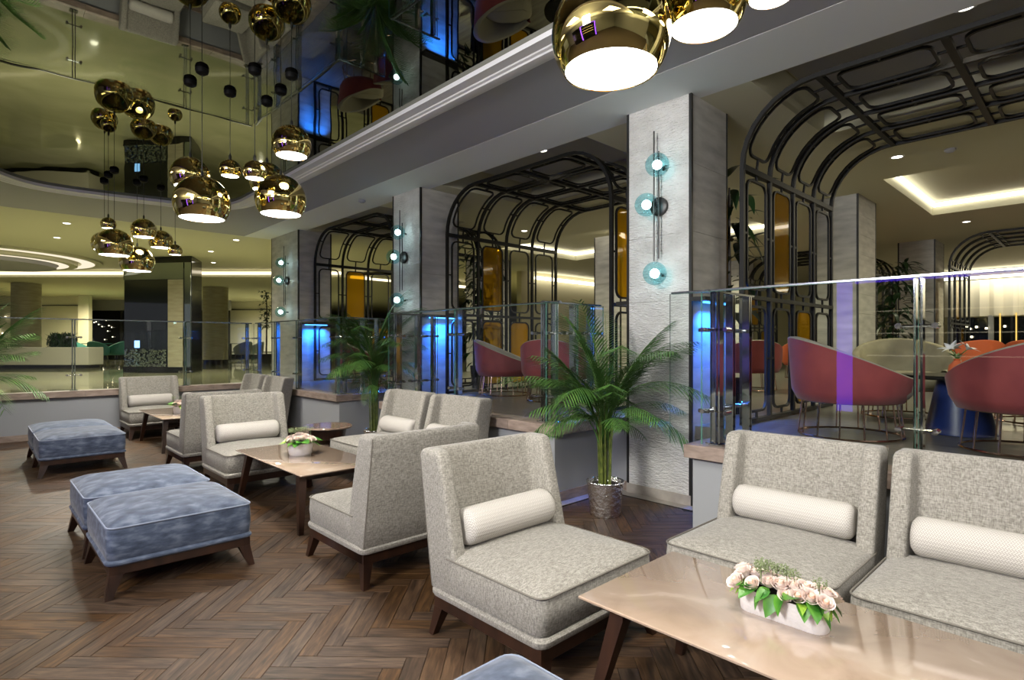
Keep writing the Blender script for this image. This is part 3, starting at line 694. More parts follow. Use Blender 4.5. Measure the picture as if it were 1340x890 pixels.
PG = [
 (1.67, 1.24, 2.53, Bg, 'largest and nearest gold globe pendant at the top centre'),
 (1.99, 1.05, 2.70, Md, 'gold globe pendant cut by the top edge, just right of the nearest one'),
 (1.98, .80, 2.655, S_, 'small pendant at the top edge right of the two near globes'),
 (1.36, 5.06, 2.56, Bg, 'big gold globe pendant, lower left of the middle cluster'),
 (1.35, 5.36, 2.84, Md, 'gold globe pendant partly behind the big left globe of the middle cluster'),
 (1.66, 5.34, 2.95, S_, 'small gold globe pendant hanging alone in the middle cluster'),
 (1.67, 4.77, 2.81, S_, 'small gold globe pendant right of the lone small one in the middle cluster'),
 (1.97, 5.32, 2.92, Md, 'gold globe pendant behind the small ones in the middle cluster'),
 (1.97, 5.00, 2.68, Bg, 'big gold globe pendant, lower right of the middle cluster'),
 (1.92, 4.65, 3.06, Md, 'highest gold globe pendant, right edge of the middle cluster'),
 (1.33, 9.45, 2.79, Md, 'gold globe pendant hidden behind the big left globe of the far cluster'),
 (1.32, 9.07, 2.99, S_, 'small gold globe pendant above the big left globe of the far cluster'),
 (1.34, 8.78, 2.68, Bg, 'big gold globe pendant at the left of the far cluster'),
 (1.67, 9.23, 2.55, Bg, 'lowest big gold globe pendant in the far cluster'),
 (1.70, 8.98, 2.95, Md, 'gold globe pendant in the middle of the far cluster'),
 (1.97, 9.31, 2.88, Md, 'gold globe pendant to the right in the far cluster'),
 (2.05, 8.88, 2.70, S_, 'smallest gold globe pendant at the right end of the far cluster')]
for p in PG: pend(*p)

# ---------------------------------------------------------------- armchair
W, DB = .80, .74           # width, bottom depth; local: front at y=-.43, faces -y
def ush(z, wf, yb, inset=0, wt=.080, bt=.065, n=3):
    """U-shaped plan of the wing back: yb rear face y, wf wing front y"""
    x = W/2-inset; yr = yb-inset; yf = wf+inset; xi = W/2-wt+inset*.6; yi = yb-bt+inset*.4
    c = [(-x, yr), (-x, yf), (-xi, yf), (-xi+.012, yi), (xi-.012, yi), (xi, yf), (x, yf), (x, yr)]
    rad = [.020, .022, .022, .03, .03, .022, .022, .020]; out = []
    m = len(c)
    for i in range(m):
        p = Vector(c[i]); a = (Vector(c[i-1])-p); b = (Vector(c[(i+1) % m])-p)
        r = min(rad[i], a.length*.45, b.length*.45); a = p+a.normalized()*r; b = p+b.normalized()*r
        for k in range(n+1):
            t = k/n; q = (1-t)**2*a+2*t*(1-t)*p+t*t*b; out.append((q.x, q.y, z))
    return out
def make_chair(label):
    t = thing('slipper_armchair', label, 'armchair', (0,0,0), 0, 'greige wing-back lounge armchairs')
    yb0, yb1 = .31, .42; y0 = -.43; zt = .895
    f = lambda z: (z-.21)/(zt-.21)
    loops = []
    for z in (.215, .235, .40, .55, .70, .80, .865, .885, zt):
        ins = {.215: .012, .885: .006, zt: .018}.get(z, 0)
        wf = .095+(.225-.095)*f(z)+.035*f(z)**2
        loops.append(ush(z, wf, yb0+(yb1-yb0)*f(z), ins))
    MB().loft(loops).build('backrest', M['fabric'], t, ang=60)
    # rear seams
    for s in (-1, 1):
        P = [(s*(W/2-.0045), yb0+(yb1-yb0)*f(z)-.0045, z) for z in (.235, .4, .6, .8, .882)]
        MB().tube(P, .0038, 6).build('piping', M['piping'], t)
    # seat: loft with crown
    L = []
    def sl(i, z, r=.05): return rrect(-W/2+i, W/2-i, y0+i, .20, max(r-i*.3, .02), z, 4)
    L = [sl(.012, .235), sl(.002, .25), sl(-.004, .32), sl(0, .385), sl(.006, .398)]
    for i, dz in ((.03, .411), (.08, .423), (.16, .433), (.26, .439), (.33, .441)):
        L.append(rrect(-W/2+i, W/2-i, y0+i, .20, .02, dz, 4))
    MB().loft(L).build('seat', M['fabric'], t, ang=60)
    P = [(x*1.0, y, .399) for x, y, z in rrect(-W/2-.001, W/2+.001, y0-.001, .20, .05, 0, 4)]
    mid = [p for p in P]
    # open piping along front and sides
    Q = [(-W/2-.001, .19, .399), (-W/2-.001, y0+.05, .399)]+[(-W/2-.001+.05-.05*math.cos(a), y0-.001+.05-.05*math.sin(a), .399) for a in [PI/2*k/4 for k in range(1, 5)]]
    Q += [(-q[0], q[1], q[2]) for q in reversed(Q)]
    MB().tube(Q, .0045, 6).build('piping', M['piping'], t)
    # welted base edge
    wl = MB(); wl.loft([rrect(-W/2-.002, W/2+.002, y0-.002, yb0+.004, .045, z, 4) for z in (.198,)]+[rrect(-W/2-.010, W/2+.010, y0-.010, yb0+.012, .05, .212, 4), rrect(-W/2-.010, W/2+.010, y0-.010, yb0+.012, .05, .226, 4), rrect(-W/2+.0, W/2-.0, y0, yb0, .045, .238, 4)])
    wl.build('welt', M['fabric'], t)
    # wooden frame
    fr = MB()
    fr.bbox(-W/2+.01, W/2-.01, y0+.01, y0+.035, .135, .197); fr.bbox(-W/2+.01, W/2-.01, yb0-.035, yb0-.01, .135, .197)
    fr.bbox(-W/2+.01, -W/2+.035, y0+.035, yb0-.035, .135, .197); fr.bbox(W/2-.035, W/2-.01, y0+.035, yb0-.035, .135, .197)
    fr.build('base_frame', M['walnut'], t)
    for sx in (-1, 1):
        for sy, ye in ((-1, y0), (1, yb0)):
            top = Vector((sx*(W/2-.045), ye-sy*.045, .16)); bot = Vector((sx*(W/2-.012), ye-sy*(.0), 0))
            k, q = .032, .017
            L0 = [(top.x-k, top.y-k, .16), (top.x+k, top.y-k, .16), (top.x+k, top.y+k, .16), (top.x-k, top.y+k, .16)]
            L1 = [(bot.x-q, bot.y-q, 0), (bot.x+q, bot.y-q, 0), (bot.x+q, bot.y+q, 0), (bot.x-q, bot.y+q, 0)]
            MB().loft([L1, L0]).build('leg', M['walnut'], t, False)
    return t
def add_uv_cyl(me):
    pass
def bolster_mesh():
    n = 28; r = .092; hl = (W-.17)/2-.01
    xs = [-hl, -hl+.003, -hl+.018, -hl+.04]; rs = [.45*r, .72*r, .93*r, r]
    prof = list(zip(xs, rs))+[(-hl+.04+(2*hl-.08)*k/8, r) for k in range(1, 8)]+[(-x, q) for x, q in reversed(list(zip(xs, rs)))]
    vs = []; fs = []; m = len(prof)
    for x, q in prof:
        for i in range(n): a = 2*PI*i/n; vs.append((x, q*math.cos(a), q*math.sin(a)))
    for k in range(m-1):
        for i in range(n): j = (i+1) % n; fs.append((k*n+i, k*n+j, (k+1)*n+j, (k+1)*n+i))
    fs.append(tuple(range(n-1, -1, -1))); fs.append(tuple((m-1)*n+i for i in range(n)))
    me = D.meshes.new('bolster'); me.from_pydata(vs, [], fs); ul = me.uv_layers.new(name='UVMap')
    for p in me.polygons:
        p.use_smooth = len(p.vertices) == 4
        for li in p.loop_indices:
            vi = me.loops[li].vertex_index; k, i = divmod(vi, n)
            a = i/n
            if i == 0 and any(me.loops[q].vertex_index % n == n-1 for q in p.loop_indices) and len(p.vertices) == 4: a = 1
            ul.data[li].uv = (a*1.0, prof[k][0]+(0 if len(p.vertices) == 4 else 0))
    me.materials.append(M['bolster']); return me
bmesh_b = bolster_mesh()
chair0 = make_chair('x'); first = [True]
def chair(x, y, face, label, bol=None):
    """x,y = seat centre; face direction: 'S' (-Y), 'N' (+Y), 'W' (-X)"""
    rz = {'S': 0, 'N': PI, 'W': -PI/2}[face]
    if first[0]:
        c = chair0; c.location = (x, y, 0); c.rotation_euler = (0,0,rz); c['label'] = label; first[0] = False
    else: c = dup(chair0, (x, y, 0), rz, label)
    if bol:
        b = D.objects.new('bolster_cushion', bmesh_b); COL.objects.link(b)
        mt = Matrix.Translation((x, y, 0)) @ Matrix.Rotation(rz, 4, 'Z') @ Matrix.Translation((0, .20, .522)) @ Matrix.Rotation(.0, 4, 'X')
        b.matrix_world = mt; tag(b, bol, 'cushion', 'cream bolster cushions on the armchairs')
        b.location = mt.to_translation(); b.rotation_euler = mt.to_euler()
    return c
# offsets: front at -.43 from origin
chair(2.04, 1.985, 'S', 'greige armchair facing right, the largest at the centre, seen from its left side', 'patterned cream bolster on the large armchair at the centre')
chair(2.04, 3.28, 'N', 'greige armchair turned away, its back to the large central one', None)
chair(3.02, 1.19, 'W', 'greige armchair behind the flower trough, left of the pair on the right', 'patterned cream bolster on the left armchair of the pair on the right')
chair(3.02, .34, 'W', 'greige armchair at the right edge of the picture', 'patterned cream bolster on the armchair at the right edge')
chair(2.08, 5.94, 'S', 'greige armchair behind the middle table, facing the camera', 'cream bolster on the armchair behind the middle table')
chair(2.06, 7.18, 'N', 'greige armchair back to back with the one behind the middle table', None)
chair(2.10, 10.38, 'S', 'farthest greige armchair against the back step, beside the far ottomans', 'cream bolster on the armchair against the back step')
chair(3.22, 5.38, 'W', 'greige armchair right of the small round table, left of its pair', 'cream bolster on the armchair beside the round table')
chair(3.22, 4.49, 'W', 'greige armchair with its back to the middle balustrade, right one of its pair', 'cream bolster glimpsed over the turned-away armchair')
chair(3.26, 10.18, 'W', 'farther armchair of the pair in the back corner', None)
chair(3.26, 9.20, 'W', 'nearer armchair of the pair in the back corner', 'cream bolster on the nearer back-corner armchair')

# ---------------------------------------------------------------- ottomans
def make_ottoman(label):
    t = thing('ottoman', label, 'ottoman', (0,0,0), 0, 'blue-grey velvet ottomans')
    w = .385; L = []
    L = [rrect(-w+i, w-i, -w+i, w-i, .05, z, 4) for i, z in ((.012, .195), (.002, .21), (-.004, .28), (0, .375), (.004, .39))]
    for i, z in ((.025, .408), (.07, .426), (.15, .442), (.25, .452), (.34, .456)): L.append(rrect(-w+i, w-i, -w+i, w-i, .04, z, 4))
    MB().loft(L).build('cushion', M['velvet'], t, ang=60)
    MB().tube(rrect(-w, w, -w, w, .05, .391, 4), .005, 6, closed=True).build('piping', M['velvetpipe'], t)
    MB().loft([rrect(-w-i, w+i, -w-i, w+i, .05, z, 4) for i, z in ((-.002, .178), (.008, .188), (.008, .198), (-.002, .21))]).build('welt', M['velvet'], t)
    fr = MB()
    for a, b in (((-w+.01, w-.01, -w+.01, -w+.035)), ((-w+.01, w-.01, w-.035, w-.01))) if False else (): pass
    fr.bbox(-w+.01, w-.01, -w+.01, -w+.035, .125, .180); fr.bbox(-w+.01, w-.01, w-.035, w-.01, .125, .180)
    fr.bbox(-w+.01, -w+.035, -w+.035, w-.035, .125, .180); fr.bbox(w-.035, w-.01, -w+.035, w-.035, .125, .180)
    fr.build('base_frame', M['walnut'], t)
    for sx in (-1, 1):
        for sy in (-1, 1):
            tx, ty, bx, by = sx*(w-.05), sy*(w-.05), sx*(w-.005), sy*(w-.01); k, q = .036, .018
            MB().loft([[(bx-q,by-q,0),(bx+q,by-q,0),(bx+q,by+q,0),(bx-q,by+q,0)], [(tx-k,ty-k,.15),(tx+k,ty-k,.15),(tx+k,ty+k,.15),(tx-k,ty+k,.15)]]).build('leg', M['walnut'], t, False)
    return t
ot = make_ottoman('blue-grey velvet ottoman nearer the camera of the pair on open floor'); ot.location = (.935, 4.20, 0)
dup(ot, (.935, 5.06, 0), 0, 'blue-grey velvet ottoman right behind the front one of the pair')
dup(ot, (.915, 8.16, 0), 0, 'blue velvet ottoman by the back step, the nearer of its pair')
dup(ot, (.915, 8.97, 0), 0, 'blue velvet ottoman touching the back of the far ottoman, mostly hidden')
dup(ot, (.925, .995, 0), 0, 'blue velvet ottoman cut off by the bottom edge of the picture')

# ---------------------------------------------------------------- tables
def make_table(label):
    t = thing('coffee_table', label, 'table', (0,0,0), 0, 'beige marble coffee tables')
    hx, hy = .345, .71
    MB().loft([rrect(-hx+i, hx-i, -hy+i, hy-i, .006, z, 2) for i, z in ((.012, .432), (.0, .442), (.0, .448), (.002, .45))]).build('tabletop', M['marble'], t)
    MB().bbox(-.30, .30, -.575, -.545, .375, .431).build('apron', M['walnut'], t)
    MB().bbox(-.30, .30, .545, .575, .375, .431).build('apron', M['walnut'], t)
    MB().bbox(-.015, .015, -.545, .545, .385, .431).build('apron', M['walnut'], t)
    for sx in (-1, 1):
        for sy in (-1, 1):
            tx, ty, bx, by = sx*.275, sy*.56, sx*.325, sy*.66; k, q = .030, .018
            MB().loft([[(bx-q,by-q,0),(bx+q,by-q,0),(bx+q,by+q,0),(bx-q,by+q,0)], [(tx-k,ty-k,.40),(tx+k,ty-k,.40),(tx+k,ty+k,.40),(tx-k,ty+k,.40)], [(tx-k*.9,ty-k*.9,.431),(tx+k*.9,ty-k*.9,.431),(tx+k*.9,ty+k*.9,.431),(tx-k*.9,ty+k*.9,.431)]]).build('leg', M['walnut'], t, False)
    return t
tb0 = make_table('beige marble coffee table with the rose trough, bottom right corner'); tb0.location = (2.04, .705, 0)
dup(tb0, (2.105, 4.81, 0), 0, 'beige marble coffee table in the middle with a round bowl of roses')
dup(tb0, (2.14, 9.12, 0), 0, 'farthest coffee table beside the far ottomans')
t = thing('round_side_table', 'small round brown marble side table between the middle armchairs', 'table', (2.93, 6.10, 0))
MB().lathe([(.001,.475),(.262,.475),(.27,.482),(.27,.49),(.262,.5),(.001,.5)], 40).build('tabletop', M['marbledark'], t)
MB().lathe([(.001,.30),(.11,.30),(.19,.36),(.205,.474),(.001,.474)], 32).build('drum', M['walnut'], t)
for k in range(3):
    a = k*2*PI/3+.4; MB().bar((.10*math.cos(a), .10*math.sin(a), .32), (.22*math.cos(a), .22*math.sin(a), 0.0), .045, .04, w2=.028, h2=.024).build('leg', M['walnut'], t, False)

# ---------------------------------------------------------------- flowers
def leafmesh(l, wd, bend=.3, fold=.25, n=6):
    vs = []; fs = []
    for i in range(n+1):
        s = i/n; ww = wd*math.sin(PI*min(1, s**.75*.98+.02))**.9*(1-s*.15) if i < n else .0005
        x = l*s; z = -bend*l*s*s
        vs += [(x, -ww, z+fold*ww), (x, 0, z), (x, ww, z+fold*ww)]
    for i in range(n):
        a = i*3; fs += [(a, a+1, a+4, a+3), (a+1, a+2, a+5, a+4)]
    return vs, fs
def mk(vs, fs, nm, m_):
    me = D.meshes.new(nm); me.from_pydata(vs, [], fs)
    for p in me.polygons: p.use_smooth = True
    me.materials.append(m_); return me
LM = [mk(*leafmesh(.075, .026), 'leaf', M['roseleaf']), mk(*leafmesh(.062, .019, .5), 'leaf', M['limeleaf']), mk(*leafmesh(.085, .028, .15), 'leaf', M['roseleaf'])]
def rose_mesh(r=.026, seed=0):
    rd = random.Random(seed); mb = MB()
    for ring, (n, rad, hgt, tilt, w_) in enumerate(((3, .28, 1.0, .12, .9), (4, .48, .98, .30, .95), (5, .72, .85, .62, .95), (6, .95, .62, 1.0, .95))):
        for k in range(n):
            a = 2*PI*(k+rd.random()*.3+ring*.4)/n; vs = []; fs = []; nu, nv = 5, 4
            for i in range(nu):
                for j in range(nv):
                    u = (i/(nu-1)-.5)*2; v = j/(nv-1)
                    ang = a+u*w_*PI/n*1.3
                    rr = r*(rad*(.45+.55*v**.5)*(1-.10*u*u*(1-v))+tilt*.30*max(0, v-.66))
                    zz = r*(-.55+(.95+.30*hgt)*v-.16*u*u*v-tilt*.55*max(0, v-.66))
                    vs.append((rr*math.cos(ang), rr*math.sin(ang), zz))
            for i in range(nu-1):
                for j in range(nv-1): q = i*nv+j; fs.append((q, q+nv, q+nv+1, q+1))
            mb.add(vs, fs)
    me = D.meshes.new('rose'); me.from_pydata(mb.v, [], mb.f)
    for p in me.polygons: p.use_smooth = True
    me.materials.append(M['rose']); return me
RM = [rose_mesh(.031, s) for s in range(3)]
cone = MB().lathe([(.001, -.012), (.009, -.008), (.012, .006), (.007, .020), (.001, .022)], 10).mesh('rose_heart'); cone.materials.append(M['rosecore'])
def filler(seed=0):
    rd = random.Random(seed); mb = MB()
    for i in range(46):
        a = rd.random()*2*PI; rr = .022*rd.random()**.5; z = .012+.030*rd.random()
        mb.sphere((rr*math.cos(a), rr*math.sin(a), z), .0026, 5, 4)
    mb.tube([(0,0,-.03),(0,0,.03)], .0015, 4)
    me = mb.mesh('filler_sprig'); me.materials.append(M['filler']); return me
FM_ = [filler(1), filler(2)]
def arrangement(loc, rz, label, lx, ly, h, nrose, nleaf, sc=1.0, seed=1, dome=.02, lip=1.0, hang=True, lat=1.25, vm='ceramic'):
    t = thing('flower_arrangement', label, 'flowers', loc, rz); rd = random.Random(seed)
    P = []
    for (k, z) in ((.86, 0), (.90, .006), (.97, h*.5), (1.0, h*.92), (1.0, h), (.94, h), (.93, h*.9)):
        hx, hy = lx*k if lx == ly else lx-(1-k)*ly, ly*k
        r = min(hx, hy)*.985; P.append(rrect(-hx, hx, -hy, hy, r, z, 9))
    MB().loft(P, True, False).build('vase', M[vm], t)
    MB().loft([rrect(-lx*.93, lx*.93, -ly*.92, ly*.92, ly*.9, h*.9, 6)], False, True).build('moss', M['soil'], t, False)
    pts = []; tries = 0
    while len(pts) < nrose and tries < 4000:
        tries += 1
        x = rd.uniform(-lx*.95, lx*.95); y = rd.uniform(-ly*.95, ly*.95)
        if lx == ly and math.hypot(x, y) > lx*.95: continue
        if all(math.hypot(x-a, y-b) > .034*sc for a, b in pts): pts.append((x, y))
    for x, y in pts:
        q = Vector((x/lx*.5, y/ly*.75, 1)).normalized(); mt = Matrix.Translation((x*1.02, y*1.08, h+.014+dome*(1-(y/ly)**2)*(1 if lx != ly else 1-(x/lx)**2))) @ q.to_track_quat('Z', 'Y').to_matrix().to_4x4() @ Matrix.Rotation(rd.random()*6, 4, 'Z') @ Matrix.Scale(sc*rd.uniform(.85, 1.1), 4)
        ro = inst('rose', RM[rd.randrange(3)], t, mt); inst('rose_heart', cone, ro)
    for i in range(nleaf):
        a = 2*PI*(i+rd.random()*.6)/nleaf; x, y = lx*math.cos(a), ly*math.sin(a)
        out = math.atan2(y/ly**1.2, x/lx**1.2)+rd.uniform(-.5, .5)
        pitch = rd.uniform(-.4, .9) if hang else rd.uniform(-.3, .3)
        mt = Matrix.Translation((x*.85, y*.85, h+.008+rd.uniform(0, .02))) @ Matrix.Rotation(out, 4, 'Z') @ Matrix.Rotation(pitch, 4, 'Y') @ Matrix.Rotation(rd.uniform(-.5, .5), 4, 'X') @ Matrix.Scale(sc*rd.uniform(.75, 1.15), 4)
        inst('leaf', LM[1] if rd.random() < .3 else LM[rd.choice((0, 2))], t, mt)
    for i in range(max(4, nrose//2)):
        x, y = rd.uniform(-lx*.85, lx*.85), rd.uniform(-ly*.2, ly*.9)
        inst('filler_sprig', FM_[i % 2], t, Matrix.Translation((x, y, h+.03+dome)) @ Matrix.Scale(sc, 4))
    return t
arrangement((2.085, .80, .45), PI/2+.0, 'blush roses with green leaves in an oblong pearl trough on the near table', .155, .052, .082, 22, 34, 1.0, 5, dome=.034)
arrangement((2.11, 4.92, .45), 0, 'round bowl of blush roses on the middle coffee table', .105, .105, .10, 16, 24, 1.15, 3, dome=.055, hang=False)
arrangement((2.15, 9.0, .45), 0, 'small bowl of cream flowers on the far coffee table', .10, .10, .10, 8, 18, 1.3, 4, dome=.05, hang=False)

# ---------------------------------------------------------------- palms
def frond_mesh(length, arch, nl=26, lw=.012, ll=.26, seed=0, droop=.5, bare=.28, r0=.007):
    rd = random.Random(seed); mb = MB(); n = 14; P = []
    for i in range(n+1):
        s = i/n
        P.append(Vector((length*(s*math.sin(arch*s*.9)+.02*s), 0, length*(s*math.cos(arch*s*1.05)))))
    mb.tube(P, [r0*(1-.8*i/n) for i in range(n+1)], 5)
    for k in range(nl):
        s = bare+(1-bare)*(k+.5)/nl; q = s*n; i = min(int(q), n-1); f = q-i
        p = P[i].lerp(P[i+1], f); tg = (P[i+1]-P[i]).normalized()
        prof = math.sin(PI*min(1, (.18+.80*(s-bare)/(1-bare))))**.6; L_ = ll*prof*rd.uniform(.85, 1.1)
        nup = tg.cross(Vector((0,1,0))).normalized()
        for sd in (-1, 1):
            d = (tg*.80+Vector((0, sd, 0))*.70-nup*.28).normalized()
            side = tg; vs = []; fs = []; m_ = 4
            for j in range(m_+1):
                u = j/m_; c = p+d*L_*u+Vector((0,0,-1))*L_*droop*u*u
                w_ = lw*math.sin(PI*(.12+.86*u))**.8 if j < m_ else .0006
                e = d.cross(Vector((0,0,1))).normalized()
                vs += [tuple(c-e*w_*.5+Vector((0,0,w_*.25))), tuple(c), tuple(c+e*w_*.5+Vector((0,0,w_*.25)))]
            for j in range(m_): a = j*3; fs += [(a,a+1,a+4,a+3), (a+1,a+2,a+5,a+4)]
            mb.add(vs, fs)
    me = D.meshes.new('frond'); me.from_pydata(mb.v, [], mb.f)
    for p in me.polygons: p.use_smooth = True
    me.materials.append(M['leaf']); return me
FR = [frond_mesh(1.15, .80, 27, .0125, .33, 1, .14), frond_mesh(1.0, 1.10, 26, .012, .32, 2, .20), frond_mesh(.85, 1.5, 24, .0115, .28, 3, .30), frond_mesh(1.2, .45, 28, .0125, .31, 4, .10)]
def palm(loc, label, h=1.0, pot=True, seed=0, nf=22, stem=.42, potr=.14, poth=.27, sc=1.0, bias=None):
    t = thing('potted_palm', label, 'plant', loc); rd = random.Random(seed)
    if pot:
        MB().lathe([(.001,0),(potr*.82,0),(potr*.86,.01),(potr*.97,poth*.8),(potr*1.06,poth),(potr*1.03,poth+.006),(potr*.95,poth-.005),(potr*.90,poth-.05)], 36).build('pot', M['foil'], t)
        MB().lathe([(.001,poth-.03),(potr*.92,poth-.03)], 24).build('soil', M['soil'], t)
    z0 = poth-.035 if pot else 0
    mb = MB()
    for i in range(16):
        a = rd.random()*2*PI; r_ = rd.random()*potr*.45; x, y = r_*math.cos(a), r_*math.sin(a)
        mb.tube([(x, y, z0), (x*1.15, y*1.15, z0+stem*.5), (x*1.6, y*1.6, z0+stem*rd.uniform(.9, 1.25))], [.008, .007, .005], 6)
    mb.build('stems', M['stalk'], t)
    for i in range(nf):
        a = 2*PI*(i*.382+rd.random()*.1) if bias is None else bias+rd.uniform(-1.5, 1.5)
        k = i/nf; ty = 3 if k < .34 else 0 if k < .66 else 1 if k < .88 else 2
        z = z0+stem*rd.uniform(.45, 1.0) if ty != 2 else z0+stem*rd.uniform(.45, .8)
        mt = Matrix.Translation((.03*math.cos(a), .03*math.sin(a), z)) @ Matrix.Rotation(a, 4, 'Z') @ Matrix.Rotation(rd.uniform(-.1, .15), 4, 'Y') @ Matrix.Rotation(rd.uniform(-.4, .4), 4, 'Z') @ Matrix.Scale(sc*rd.uniform(.62, 1.08), 4)
        inst('frond', FR[ty], t, mt)
    return t
palm((3.83, 2.90, 0), 'bushy areca palm in a crinkled silver pot beside the nearest stone column', seed=3, nf=54, sc=.90, stem=.56, potr=.15, poth=.28)
palm((3.93, 6.80, 0), 'areca palm in a silver pot in front of the second stone column', seed=8, nf=56, sc=.90, stem=.95)
palm((-.10, 9.75, 0), 'tall palm entering at the left edge in front of the back step', seed=12, nf=48, sc=1.15, stem=.7)
# darker broad-leaved plants in the restaurant
BL = mk(*leafmesh(.30, .055, .6), 'leaf', M['darkleaf']); BL2 = mk(*leafmesh(.11, .03, .3), 'leaf', M['darkleaf'])
def tree(loc, label, z0, z1, rad, n, lm, seed=0, cat='plant', nm='potted_tree', sc=1):
    t = thing(nm, label, cat, loc); rd = random.Random(seed)
    MB().lathe([(.001,0),(.15,0),(.18,.35),(.19,.36),(.16,.34)], 20).build('pot', M['dark'], t)
    MB().tube([(0,0,.3), (.03,.02,(z0+z1)/2), (0,0,z1-.1)], [.03,.022,.01], 7).build('trunk', M['walnut'], t)
    for i in range(n):
        a = rd.random()*2*PI; z = rd.uniform(z0, z1); r_ = rad*rd.random()*.6
        mt = Matrix.Translation((r_*math.cos(a), r_*math.sin(a), z)) @ Matrix.Rotation(a+rd.uniform(-.7,.7), 4, 'Z') @ Matrix.Rotation(rd.uniform(-.9, .5), 4, 'Y') @ Matrix.Scale(sc*rd.uniform(.8, 1.3), 4)
        inst('leaf', lm, t, mt)
    return t
tree((5.75, 2.75, PZ), 'dark broad-leaved plant between the nearest column and its arch', 1.0, 2.45, .42, 110, BL, 1, sc=.8)
tree((6.1, 7.15, PZ), 'dark leafy tree behind the amber panels of the middle arch', .4, 2.35, .55, 280, BL, 2, sc=.62)
tree((12.9, 2.9, PZ), 'dark bushy tree between the two restaurant columns', .6, 2.3, .7, 280, BL, 3, sc=.75)
tree(tuple(cd(-8.75, 20.3, PZ)), 'small green tree by the cream wall, just left of the far corner column', 1.2, 2.6, .4, 190, BL2, 4, sc=1.15)

# ---------------------------------------------------------------- tub chairs
def tub(label, outer, inner, grp=None, wire=True):
    t = thing('tub_chair', label, 'armchair', (0,0,0), 0, grp)
    n = 36
    def prof(a):     # a: 0 = back (+y), pi = front
        return max(0, math.cos(a*.62))**1.5
    outL = []; rows = []
    A = [(-.80+1.6*k/n)*PI for k in range(n+1)]
    def ring(rx, ry, zf): return [(rx*math.sin(a), ry*math.cos(a), zf(a)) for a in A]
    top = lambda a: .47+.31*prof(a)
    R0 = [ring(.30,.28, lambda a: .268), ring(.39,.37, lambda a: .28), ring(.435,.41, lambda a: .36), ring(.45,.43, lambda a: .40+(top(a)-.40)*.6), ring(.45,.44, lambda a: top(a)-.012)]
    sh = MB(); sh.loft(R0, False, False, closed=False); sh.build('shell', outer, t, ang=70)
    R1 = [ring(.45,.44, lambda a: top(a)-.012), ring(.437,.428, top), ring(.40,.39, top), ring(.385,.375, lambda a: top(a)-.015), ring(.36,.34, lambda a: .42), ring(.34,.32, lambda a: .36)]
    MB().loft(R1, False, False, closed=False).build('inner_back', inner, t, ang=70)
    MB().loft([[(x, y, z) for x, y, z in rrect(-.335+i, .335-i, -.385+i, .30-i, .22, zz, 6)] for i, zz in ((.06,.285),(.02,.31),(0,.345),(0,.41),(.03,.435),(.12,.445))]).build('seat', inner, t, ang=60)
    if wire:
        MB().tube([(.34*math.cos(a), .33*math.sin(a), .275) for a in [2*PI*k/28 for k in range(28)]], .008, 6, closed=True).build('ring', M['rosegold'], t)
        MB().tube([(.37*math.cos(a), .36*math.sin(a), .012) for a in [2*PI*k/28 for k in range(28)]], .009, 6, closed=True).build('ring', M['rosegold'], t)
        for k in range(14):
            a = 2*PI*k/14; MB().tube([(.34*math.cos(a), .33*math.sin(a), .275), (.37*math.cos(a), .36*math.sin(a), .012)], .0065, 6).build('wire', M['rosegold'], t)
    else:
        for sx in (-1,1):
            for sy in (-1,1): MB().tube([(sx*.24, sy*.22, .30), (sx*.30, sy*.28, 0)], [.02,.012], 6).build('leg', M['blackmetal'], t)
    return t
pk = tub('x', M['pink'], M['taupe'], 'dusty red tub chairs on wire bases'); pk.location = (5.02, 1.42, PZ)
def facing(x, y, tx, ty): return math.atan2(ty-y, tx-x)+PI/2
pk['label'] = 'dusty red tub chair left of the navy table behind the right balustrade'; pk.rotation_euler = (0,0,facing(5.02,1.42,5.45,.7))
dup(pk, (5.12, .38, PZ), facing(5.12,.38,5.7,1.0), 'dusty red tub chair at the right edge behind the balustrade')
ol = tub('olive grey tub chair behind the navy table', M['olive'], M['olive'], None); ol.location = (6.75, 1.42, PZ); ol.rotation_euler = (0,0,facing(6.75,1.42,5.6,.95))
dup(ol, (7.1, .40, PZ), facing(7.1,.40,5.6,.95), 'olive grey tub chair farther right behind the orange vase')
dup(pk, (5.50, 5.93, PZ), facing(5.5,5.93,6.2,5.1), 'dusty red tub chair seen through the middle bay, left one')
dup(pk, (5.38, 4.85, PZ), facing(5.38,4.85,6.3,5.2), 'dusty red tub chair behind the near palm fronds')
dup(pk, (5.35, 9.7, PZ), facing(5.35,9.7,6.2,9.2), 'dusty red tub chair in the far bay behind the second palm')
dup(pk, (5.4, 8.5, PZ), facing(5.4,8.5,6.2,9.0), 'dusty red tub chair just right of the second palm stems')
dup(pk, (8.9, 3.9, PZ), facing(8.9,3.9,9.8,4.6), 'dusty red tub chair seen through the nearest arch grille')
ogc = tub('orange tub chair far back under the distant right arch', M['orange'], M['orange'], None); ogc.location = (11.4, 1.55, PZ); ogc.rotation_euler = (0,0,2.2)
dup(ogc, (12.2, .75, PZ), 1.2, 'orange tub chair at the far right edge near the dark windows')
dup(ogc, (12.6, 4.4, PZ), 1.9, 'orange tub chair glimpsed through the nearest arch grille')
def round_table(loc, label, r, topm, basem, h=.47, rb=.24):
    t = thing('cocktail_table', label, 'table', loc)
    MB().lathe([(.001,h-.03),(r-.01,h-.03),(r,h-.02),(r,h-.006),(r-.006,h),(.001,h)], 40).build('tabletop', topm, t)
    MB().lathe([(rb,0),(rb*.98,.01),(rb*.62,h-.03),(.001,h-.03)], 36, cap0=True).build('base', basem, t)
    return t
round_table((5.78, .84, PZ), 'round table with dark top and navy cone base between the red tub chairs', .40, M['dark'], M['navy'])
